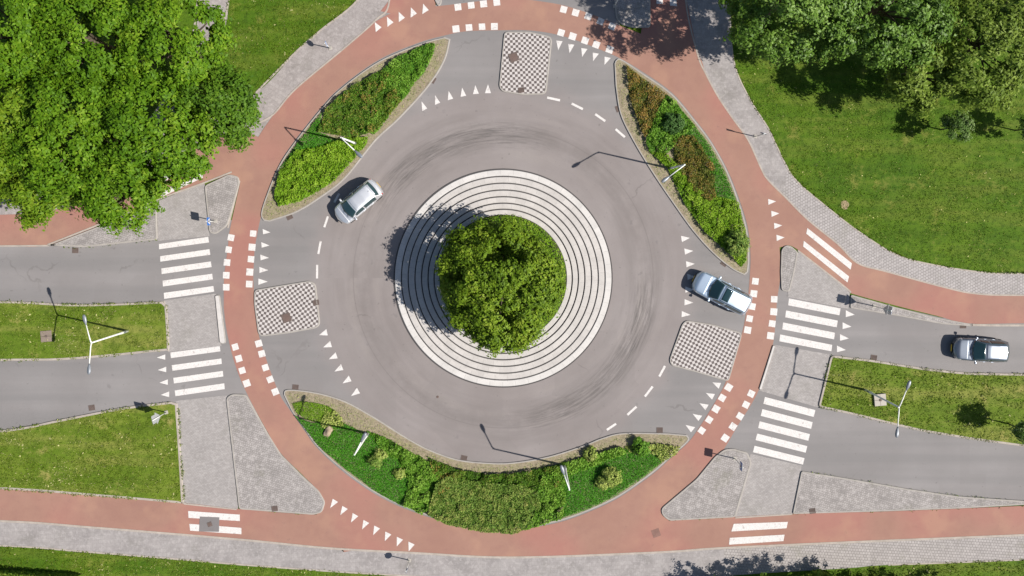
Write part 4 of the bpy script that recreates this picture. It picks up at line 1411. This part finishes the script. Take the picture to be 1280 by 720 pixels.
def plate(pts, t, rot_off=0.0):
    """extruded plate in local YZ, facing +X"""
    bm = bmesh.new()
    f_ = [bm.verts.new((t / 2, y, z)) for y, z in pts]
    b_ = [bm.verts.new((-t / 2, y, z)) for y, z in pts]
    bm.faces.new(f_)
    bm.faces.new(list(reversed(b_)))
    n = len(pts)
    for i in range(n):
        bm.faces.new((f_[i], b_[i], b_[(i + 1) % n], f_[(i + 1) % n]))
    return bm


def circ(r_, z, n=28): return [(r_ * math.cos(a), z + r_ * math.sin(a)) for a in np.linspace(0, 2 * math.pi, n + 1)[:-1]]


def sqr(s, z): return [(p[0], p[1] + z) for p in rounded([(-s / 2, -s / 2), (s / 2, -s / 2), (s / 2, s / 2), (-s / 2, s / 2)], .05, 3)]


def sign(c, face, h, kind, label, z=0.0):
    """face: heading in degrees that the sign looks towards"""
    b = P(c)
    root = empty('traffic_sign', (b[0], b[1], z), R(face), label, 'traffic sign', 'traffic signs on thin posts')
    bm = bmesh.new()
    tube(bm, [(0, 0, 0), (0, 0, h)], [.038, .034], 10)
    build('post', bm, GALV, root)
    bm = bmesh.new()
    box(bm, (0, 0, .01), (.26, .26, .05), None, .015)
    build('foot', bm, FOOT, root)
    x = .045

    def put(name, pts, dx, m, par=root, t=.012):
        bm = plate(pts, t)
        bmesh.ops.translate(bm, verts=bm.verts, vec=(x + dx, 0, 0))
        return build(name, bm, m, par)
    if kind in ('zebra', 'zebra_yield'):
        s = .6
        zc = h - s / 2 - .02
        p = put('sign_panel', sqr(s, zc), 0, SBACK)
        put('face', sqr(s - .02, zc), .010, SBLUE, p)
        put('triangle', [(-.24, zc - .2), (.24, zc - .2), (0, zc + .23)], .018, SWHITE, p, .008)
        put('pictogram', [(-.07, zc - .17), (-.03, zc - .17), (0, zc - .06), (.05, zc - .17), (.09, zc - .17), (.03, zc - .02), (.03, zc + .04), (.07, zc - .01), (.09, zc + .01), (.03, zc + .08),
                          (.02, zc + .13), (-.02, zc + .13), (-.03, zc + .06), (-.08, zc + .0), (-.06, zc - .02), (-.02, zc + .02)], .025, SBLACK, p, .006)
    if kind in ('zebra_yield', 'yield'):
        zc = h - .64 if kind == 'zebra_yield' else h
        q = put('sign_panel', [(-.42, zc), (.42, zc), (.42, zc - .05), (.04, zc - .72), (-.04, zc - .72), (-.42, zc - .05)], 0, SBACK)
        put('face', [(-.40, zc - .02), (.40, zc - .02), (.40, zc - .05), (.03, zc - .70), (-.03, zc - .70), (-.40, zc - .05)], .010, SRED, q)
        put('centre', [(-.27, zc - .11), (.27, zc - .11), (0, zc - .56)], .018, SWHITE, q, .008)
    if kind == 'round':
        zc = h - .25
        p = put('sign_panel', circ(.25, zc), 0, SBACK)
        put('face', circ(.24, zc), .010, SBLUE, p)
        put('border', circ(.245, zc)[:15] + [(y * .9, zc + (q - zc) * .9) for y, q in reversed(circ(.245, zc)[:15])], .017, SWHITE, p, .006)
        # bicycle symbol: two wheels and a frame
        for s_ in (-.09, .09):
            c0 = circ(.07, zc - .04, 20)
            put('pictogram', [(y + s_, q) for y, q in c0 + [c0[0]]] + [(y * .72 + s_, (q - zc + .04) * .72 + zc - .04) for y, q in reversed(c0 + [c0[0]])], .017, SWHITE, p, .006)
        put('pictogram', [(-.09, zc - .05), (-.02, zc - .05), (.07, zc + .06), (.09, zc - .04), (.11, zc - .04), (.08, zc + .11), (.03, zc + .11), (.05, zc + .08), (-.04, zc + .08), (-.1, zc - .03)], .024, SWHITE, p, .006)


sign((270, 276.3), 5, 1.85, 'zebra', 'blue square sign on the triangular island at the upper left', .11)
sign((208.6, 515), 195, 2.3, 'zebra_yield', 'give way sign under a blue square, at the corner of the lower left lawn', .1)
sign((1092, 382.5), -12, 2.75, 'zebra_yield', 'give way sign with a blue square above it, beside the right arm', .09)
sign((413, 60.3), 20, 1.8, 'round', 'round blue sign on the footpath by the top left lawn', .02)
sign((944, 170.6), 70, 2.15, 'round', 'round sign on the grey footpath beside the meadow', .02)
sign((511.6, 700), -20, 1.85, 'round', 'round sign on the footpath along the bottom edge', .02)
sign((918, 572.5), 175, 2.15, 'zebra', 'blue square sign on the lower right triangular island', .11)
sign((768, 8), 100, 2.0, 'round', 'round sign on the island at the top edge', .11)

# ------------------------------------------------------------------ cars
GLASS = mat_plain('car_glass', (.014, .040, .046), .05, 0, .8, .5, .0)
TYRE = mat_plain('tyre_rubber', (.02, .02, .021), .8)
RIM = mat_plain('alloy', (.45, .46, .48), .3, .8)
TRIM = mat_plain('black_trim', (.02, .021, .023), .45)
TAIL = mat_plain('tail_lamp', (.45, .015, .015), .15, 0, .6, .6)
HEADL = mat_plain('head_lamp', (.55, .58, .62), .08, .2, .8, .8)
YPL = mat_plain('number_plate', (.75, .5, .03), .4)


def interp(x, tab):
    return float(np.interp(x, [a for a, _ in tab], [b for _, b in tab]))


def sm(x, tab, w=.05):
    return sum(interp(x + d, tab) for d in (-w, -w / 2, 0, w / 2, w)) / 5


def make_car(L, W, paint, prof, wid, gh, label, c, heading, roof_extra=(), group='cars driving round the roundabout', wb=(.78, .76)):
    """prof: shoulder height by distance from the nose; wid: half width factor; gh: dict of greenhouse stations from the nose"""
    b = P(c)
    root = empty('car', (b[0], b[1], .030), R(heading), label, 'car', group)
    hw = W / 2
    xs = sorted(set([0, .02, .06, .12, .2] + list(np.linspace(.28, L - .28, 64)) + [L - .2, L - .12, L - .06, L - .02, L]))
    wheels = (wb[0], L - wb[1])
    RW = .315
    half = [(0, 0), (.55, 0), (.86, 0), (.955, .07), (.985, .25), (1.0, .45), (.995, .62), (.975, .80), (.945, .92), (.90, .985), (.80, 1.01), (.5, 1.03), (0, 1.04)]
    sec = half + [(-y, z) for y, z in reversed(half[1:-1])]
    ns = len(sec)

    def bx(x, yf, t):   # plan rounding of nose and tail
        s0 = max(0, 1 - x / .7)
        s1 = max(0, 1 - (L - x) / .6)
        return L / 2 - (x + s0 * s0 * gh.get('nose', .28) * yf ** 2 * abs(yf) ** .5) + s1 * s1 * .16 * yf ** 2
    verts = []
    for x in xs:
        zb = .19 + .12 * max(0, 1 - x / .25) + .14 * max(0, 1 - (L - x) / .25)
        arch = 0
        for wx in wheels:
            d = abs(x - wx)
            if d < .375:
                arch = max(arch, math.sqrt(max(0, .375 ** 2 - d * d)) + RW - .01)
        zt = sm(x, prof)
        w = hw * sm(x, wid, .04)
        for yf, zf in sec:
            z = zb + (zt - zb) * zf
            if arch and abs(yf) > .6:
                z = max(z, min(arch, zt - .14 + .1 * zf))
            verts.append((bx(x, yf, 0), yf * w, z))
    faces = []
    for i in range(len(xs) - 1):
        for j in range(ns):
            k = (j + 1) % ns
            faces.append((i * ns + j, i * ns + k, (i + 1) * ns + k, (i + 1) * ns + j))
    faces.append(tuple(range(ns)))
    faces.append(tuple(reversed(range((len(xs) - 1) * ns, len(xs) * ns))))
    body = mesh('body', verts, faces, paint, root, True)
    bm = bmesh.new(); bm.from_mesh(body.data); bmesh.ops.recalc_face_normals(bm, faces=bm.faces); bm.to_mesh(body.data); bm.free()

    def patch(name, V, idx, m, off, parent, smooth=True):
        """offset copy of grid quads as a panel with a rim"""
        used = {}
        nv, nf = [], []
        me = bpy.data.meshes.new('t')
        me.from_pydata(V, [], [f_ for f_ in idx])
        me.update()
        nrm = [Vector((0, 0, 0)) for _ in V]
        for pl in me.polygons:
            for q in pl.vertices:
                nrm[q] += pl.normal
        bpy.data.meshes.remove(me)
        cen = Vector((0, 0, .5))
        flip = 1
        s_ = sum(nrm[q].dot(Vector(V[q]) - cen) for f_ in idx for q in f_)
        if s_ < 0: flip = -1
        for f_ in idx:
            g_ = []
            for q in f_:
                if q not in used:
                    n_ = nrm[q].normalized() * flip
                    used[q] = len(nv)
                    nv.append(Vector(V[q]) + n_ * off)
                g_.append(used[q])
            nf.append(tuple(g_) if flip > 0 else tuple(reversed(g_)))
        # rim going back into the body
        cnt = {}
        for g_ in nf:
            for a in range(len(g_)):
                e = (g_[a], g_[(a + 1) % len(g_)])
                cnt[e] = 1
        inv = {v_: k_ for k_, v_ in used.items()}
        for (a, e) in list(cnt):
            if (e, a) not in cnt:
                i0, i1 = len(nv), len(nv) + 1
                nv.append(Vector(V[inv[a]]) - nrm[inv[a]].normalized() * flip * .004)
                nv.append(Vector(V[inv[e]]) - nrm[inv[e]].normalized() * flip * .004)
                nf.append((e, a, i0, i1))
        return mesh(name, nv, nf, m, parent, smooth)

    def body_quads(x0, x1, jset):
        out = []
        for i in range(len(xs) - 1):
            xm = (xs[i] + xs[i + 1]) / 2
            if x0 <= xm <= x1:
                for j in jset:
                    k = (j + 1) % ns
                    out.append((i * ns + j, i * ns + k, (i + 1) * ns + k, (i + 1) * ns + j))
        return out
    rt = [4, 5, 6, 7]            # right side rows
    lt = [ns - 1 - j for j in rt]
    xb, xc = gh['xb'], gh['xc']
    bp = gh['bp']
    for rows in (rt, lt):
        for x0, x1 in ((wheels[0] + .46, bp - .01), (bp + .03, wheels[1] - .40)):
            d = patch('door', verts, body_quads(x0, x1, rows), paint, .006, root)
            bm = bmesh.new()
            s = 1 if rows is rt else -1
            xh = L / 2 - (x1 - .16)
            box(bm, (xh, s * (hw * .99 + .012), sm(x1, prof) - .17), (.17, .03, .03), None, .008)
            build('handle', bm, paint, d)
    # lamps
    jl = [5, 6, 7, 8, 9]
    for rows in (jl, [ns - 1 - j for j in jl]):
        patch('headlight', verts, body_quads(.05, .5, rows[1:]), HEADL, .006, root)
        patch('tail_light', verts, body_quads(L - .2, L - .015, rows[1:4]), TAIL, .006, root)
    patch('bonnet', verts, body_quads(.16, gh['xa'] - .10, [9, 10, 11, ns - 1 - 9, ns - 1 - 10, ns - 1 - 11]), paint, .006, root)
    bm = bmesh.new()
    box(bm, (L / 2 + .0, 0, .42), (.05, W * .5, .16), None, .015)
    build('grille', bm, TRIM, root)
    for x_, nm in ((L / 2 + .03, 'number_plate'), (-L / 2 - .012, 'number_plate')):
        bm = bmesh.new()
        box(bm, (x_, 0, .40 if x_ > 0 else .62), (.02, .5, .11), None, .004)
        build(nm, bm, YPL, root)
    # greenhouse
    xa, xd = gh['xa'], gh['xd']
    zbelt, zr = gh['zbelt'], gh['zr']
    ptab = [(xa, zbelt), (xb, zr - .05), (xb + .35, zr), ((xb + xc) / 2 + .2, zr + .015), (xc - .2, zr - .015), (xc, zr - .05), (xd, gh['zd'])]
    gx = sorted(set(list(np.linspace(xa, xb, 9)) + list(np.linspace(xb, xc, 22)) + list(np.linspace(xc, xd, 8))))
    wbl, wrf = hw * gh.get('wb', .93), hw * gh.get('wr', .68)
    SJ = [0, .2, .4, .6, .78, .9]
    gsec = len(SJ)
    TY = [1, .96, .8, .55, .28, 0]
    gv = []
    row = 2 * (gsec + len(TY) - 1) - 1
    for x in gx:
        zp = interp(x, ptab)
        pinch = 1 - .06 * max(0, (x - (L - .8)) / .8) - .04 * max(0, 1 - (x - xa) / .5)
        fr = min(1, max(.0, (zp - zbelt) / (zr - zbelt)))
        wt = (wbl + (wrf - wbl) * fr) * pinch
        wl = wbl * pinch
        hs = []
        for s in SJ:
            yy = wl + (wt - wl) * (s ** 1.3)
            hs.append((yy, (zbelt - .04) + (zp - .035 - zbelt + .04) * s))
        for t in TY[1:]:
            hs.append((wt * t * .985, zp - .03 * t ** 6 - .012 * t * t))
        line = [(y, z) for y, z in hs] + [(-y, z) for y, z in reversed(hs[:-1])]
        f0 = max(0, 1 - (x - xa) / (xb - xa + .3))
        f1 = max(0, 1 - (xd - x) / (xd - xc + .2))
        for y, z in line:
            q = (y / wbl) ** 2
            gv.append((L / 2 - (x + f0 * .24 * q) + f1 * .14 * q, y, z))
    row = len(line)
    gq = {}
    gf = []
    for i in range(len(gx) - 1):
        for j in range(row - 1):
            gq[(i, j)] = (i * row + j, i * row + j + 1, (i + 1) * row + j + 1, (i + 1) * row + j)
            gf.append(gq[(i, j)])
    cab = mesh('cabin', gv, gf, paint, root, True)
    bm = bmesh.new(); bm.from_mesh(cab.data); bmesh.ops.recalc_face_normals(bm, faces=bm.faces); bm.to_mesh(cab.data); bm.free()
    n0 = gsec
    topj = range(n0, row - 1 - n0)
    ia, ib = 0, gx.index(xb) if xb in gx else 8
    ib = min(range(len(gx)), key=lambda i: abs(gx[i] - xb))
    ic = min(range(len(gx)), key=lambda i: abs(gx[i] - xc))
    patch('windscreen', gv, [gq[(i, j)] for i in range(1, ib) for j in topj], GLASS, .008, root)
    patch('rear_window', gv, [gq[(i, j)] for i in range(ic, len(gx) - 3) for j in topj], GLASS, .008, root)
    patch('roof', gv, [gq[(i, j)] for i in range(ib + 1, ic - 0) for j in topj], paint, .008, root)
    for js in (range(0, gsec - 1), range(row - gsec, row - 1)):
        js = list(js)
        i0 = ib - 3
        i1 = ic - 1
        ibp = min(range(len(gx)), key=lambda i: abs(gx[i] - bp))
        patch('side_window', gv, [gq[(i, j)] for i in range(i0, ibp) for j in js], GLASS, .007, root)
        patch('side_window', gv, [gq[(i, j)] for i in range(ibp + 1, i1) for j in js], GLASS, .007, root)
    # mirrors
    for s in (1, -1):
        bm = bmesh.new()
        xm = L / 2 - (xa + .42)
        box(bm, (xm, s * (hw * .93 + .13), zbelt + .06), (.14, .19, .13), None, .035)
        box(bm, (xm + .02, s * (hw * .93 + .02), zbelt + .02), (.06, .12, .04), None, .01)
        mr = build('mirror', bm, paint, root, True)
        bm = bmesh.new()
        box(bm, (xm - .073, s * (hw * .93 + .135), zbelt + .06), (.008, .15, .1))
        build('mirror_glass', bm, GLASS, mr)
    bm = bmesh.new()
    for s in (.3, -.25):
        tube(bm, [(L / 2 - xa + .0 - .02, s * hw + .2, zbelt + .015), (L / 2 - xa - .24, s * hw - .2, zbelt + .14)], [.012, .008], 5)
    build('wiper', bm, TRIM, root)
    # wheels
    for wx in wheels:
        for s in (1, -1):
            cxw, cyw = L / 2 - wx, s * (hw - .115)
            bm = bmesh.new()
            pr = [(.2, -.09), (.29, -.1), (RW, -.07), (RW, .07), (.29, .1), (.2, .09)]
            vv = [[bm.verts.new((cxw + r_ * math.cos(a), cyw + y, RW + r_ * math.sin(a))) for r_, y in pr] for a in np.linspace(0, 2 * math.pi, 29)[:-1]]
            for i in range(28):
                for k in range(len(pr) - 1):
                    fc = bm.faces.new((vv[i][k], vv[(i + 1) % 28][k], vv[(i + 1) % 28][k + 1], vv[i][k + 1]))
                    fc.smooth = True
            wh = build('wheel', bm, TYRE, root)
            bm = bmesh.new()
            for k in range(5):
                a = 2 * math.pi * k / 5
                box(bm, (cxw + .1 * math.cos(a), cyw + s * .07, RW + .1 * math.sin(a)), (.2, .025, .05), Matrix.Rotation(-a, 3, 'Y'), .008)
            r2 = bmesh.ops.create_cone(bm, cap_ends=True, segments=24, radius1=.21, radius2=.21, depth=.04)
            bmesh.ops.transform(bm, matrix=Matrix.Translation((cxw, cyw + s * .03, RW)) @ Matrix.Rotation(R(90), 4, 'X'), verts=r2['verts'])
            build('rim', bm, RIM, wh)
    # extras
    if 'sunroof' in roof_extra:
        i0 = min(range(len(gx)), key=lambda i: abs(gx[i] - (xb + .22)))
        i1 = min(range(len(gx)), key=lambda i: abs(gx[i] - (xb + .75)))
        jm = (row - 1) // 2
        patch('sunroof', gv, [gq[(i, j)] for i in range(i0, i1) for j in range(jm - 3, jm + 3)], GLASS, .014, root)
    if 'rails' in roof_extra:
        for s in (1, -1):
            bm = bmesh.new()
            tube(bm, [(L / 2 - xb - .2, s * wrf * .93, zr - .03), (L / 2 - xb - .3, s * wrf * .93, zr + .035), (L / 2 - xc + .3, s * wrf * .93, zr + .035), (L / 2 - xc + .15, s * wrf * .93, zr - .03)], [.018] * 4, 6)
            build('roof_rail', bm, TRIM, root, True)
    if 'spoiler' in roof_extra:
        bm = bmesh.new()
        box(bm, (L / 2 - xc - .02, 0, zr - .06), (.16, wrf * 1.7, .03), None, .012)
        build('spoiler', bm, paint, root, True)
    bm = bmesh.new()
    tube(bm, [(L / 2 - xc + .2, 0, zr), (L / 2 - xc + .05, 0, zr + .16)], [.012, .005], 6)
    build('aerial', bm, TRIM, root)
    return root


PS = mat_plain('silver_paint', (.90, .91, .94), .5, .85, .5, .5, .03)
PB = mat_plain('blue_silver_paint', (.58, .70, .84), .45, .85, .5, .5, .03)
PG = mat_plain('grey_paint', (.22, .25, .30), .40, .85, .5, .5, .03)
make_car(4.0, 1.68, PS,
         [(0, .58), (.08, .70), (.3, .80), (.75, .90), (1.3, .965), (3.3, 1.0), (3.75, 1.0), (3.92, .9), (4.0, .72)],
         [(0, .80), (.15, .90), (.5, .97), (1.2, 1.0), (3.0, 1.0), (3.6, .96), (4.0, .86)],
         dict(xa=.72, xb=1.50, xc=3.36, xd=3.80, zbelt=.97, zr=1.50, zd=1.02, bp=2.15, wr=.66, nose=.34),
         'silver hatchback entering the roundabout at the upper left', (449.7, 252.5), 220.1, ('spoiler',), wb=(.78, .68))
make_car(4.6, 1.76, PB,
         [(0, .60), (.08, .76), (.35, .88), (1.1, .975), (1.8, 1.02), (4.1, 1.05), (4.4, 1.02), (4.54, .9), (4.6, .72)],
         [(0, .80), (.15, .90), (.5, .97), (1.2, 1.0), (3.6, 1.0), (4.2, .97), (4.6, .88)],
         dict(xa=1.12, xb=1.98, xc=4.22, xd=4.45, zbelt=1.02, zr=1.60, zd=1.06, bp=2.62, wr=.70, nose=.26),
         'pale blue estate car with a dark sunroof by the right chequered island', (899.5, 365), 152.8, ('sunroof', 'rails'), wb=(.9, .85))
make_car(4.1, 1.70, PG,
         [(0, .56), (.08, .70), (.35, .82), (1.1, .915), (1.8, .96), (3.4, .99), (3.9, .98), (4.04, .85), (4.1, .70)],
         [(0, .80), (.15, .90), (.5, .97), (1.2, 1.0), (3.2, 1.0), (3.7, .96), (4.1, .86)],
         dict(xa=1.06, xb=1.98, xc=3.62, xd=4.0, zbelt=.96, zr=1.45, zd=1.0, bp=2.4, wr=.67, nose=.28),
         'grey hatchback driving along the right arm towards the roundabout', (1219.5, 435.5), 176.8, (), wb=(.82, .7))

# ------------------------------------------------------------------ light, sky, camera
EL = R(43.8)
hd = Vector((.975, -.222)).normalized()
sun = bpy.data.lights.new('sun', 'SUN')
sun.energy = 4.75
sun.angle = R(.5)
sun.color = (1, .945, .865)
so = bpy.data.objects.new('sun', sun)
COL.objects.link(so)
dirv = Vector((hd.x * math.cos(EL), hd.y * math.cos(EL), math.sin(EL)))
so.rotation_euler = dirv.to_track_quat('Z', 'Y').to_euler()
so.location = (60, -14, 60)

w = bpy.data.worlds.new('World')
scene.world = w
w.use_nodes = True
nt = w.node_tree
sky = nt.nodes.new('ShaderNodeTexSky')
sky.sky_type = 'NISHITA'
sky.sun_disc = False
sky.sun_elevation = EL
sky.sun_rotation = math.atan2(hd.x, hd.y)
bg = nt.nodes['Background']
bg.inputs['Strength'].default_value = .062
nt.links.new(sky.outputs[0], bg.inputs['Color'])

cam = bpy.data.cameras.new('camera')
co = bpy.data.objects.new('camera', cam)
COL.objects.link(co)
co.location = (0, (360 - NAD[1]) / S, H)
co.rotation_euler = (0, 0, 0)
cam.sensor_width = 36
cam.sensor_fit = 'HORIZONTAL'
cam.lens = 36 * H / (1280 / S)
cam.shift_y = -(360 - NAD[1]) / 1280
cam.clip_end = 3000
scene.camera = co

scene.view_settings.view_transform = 'Standard'
scene.view_settings.look = 'None'
scene.view_settings.exposure = .48
scene.view_settings.gamma = 1
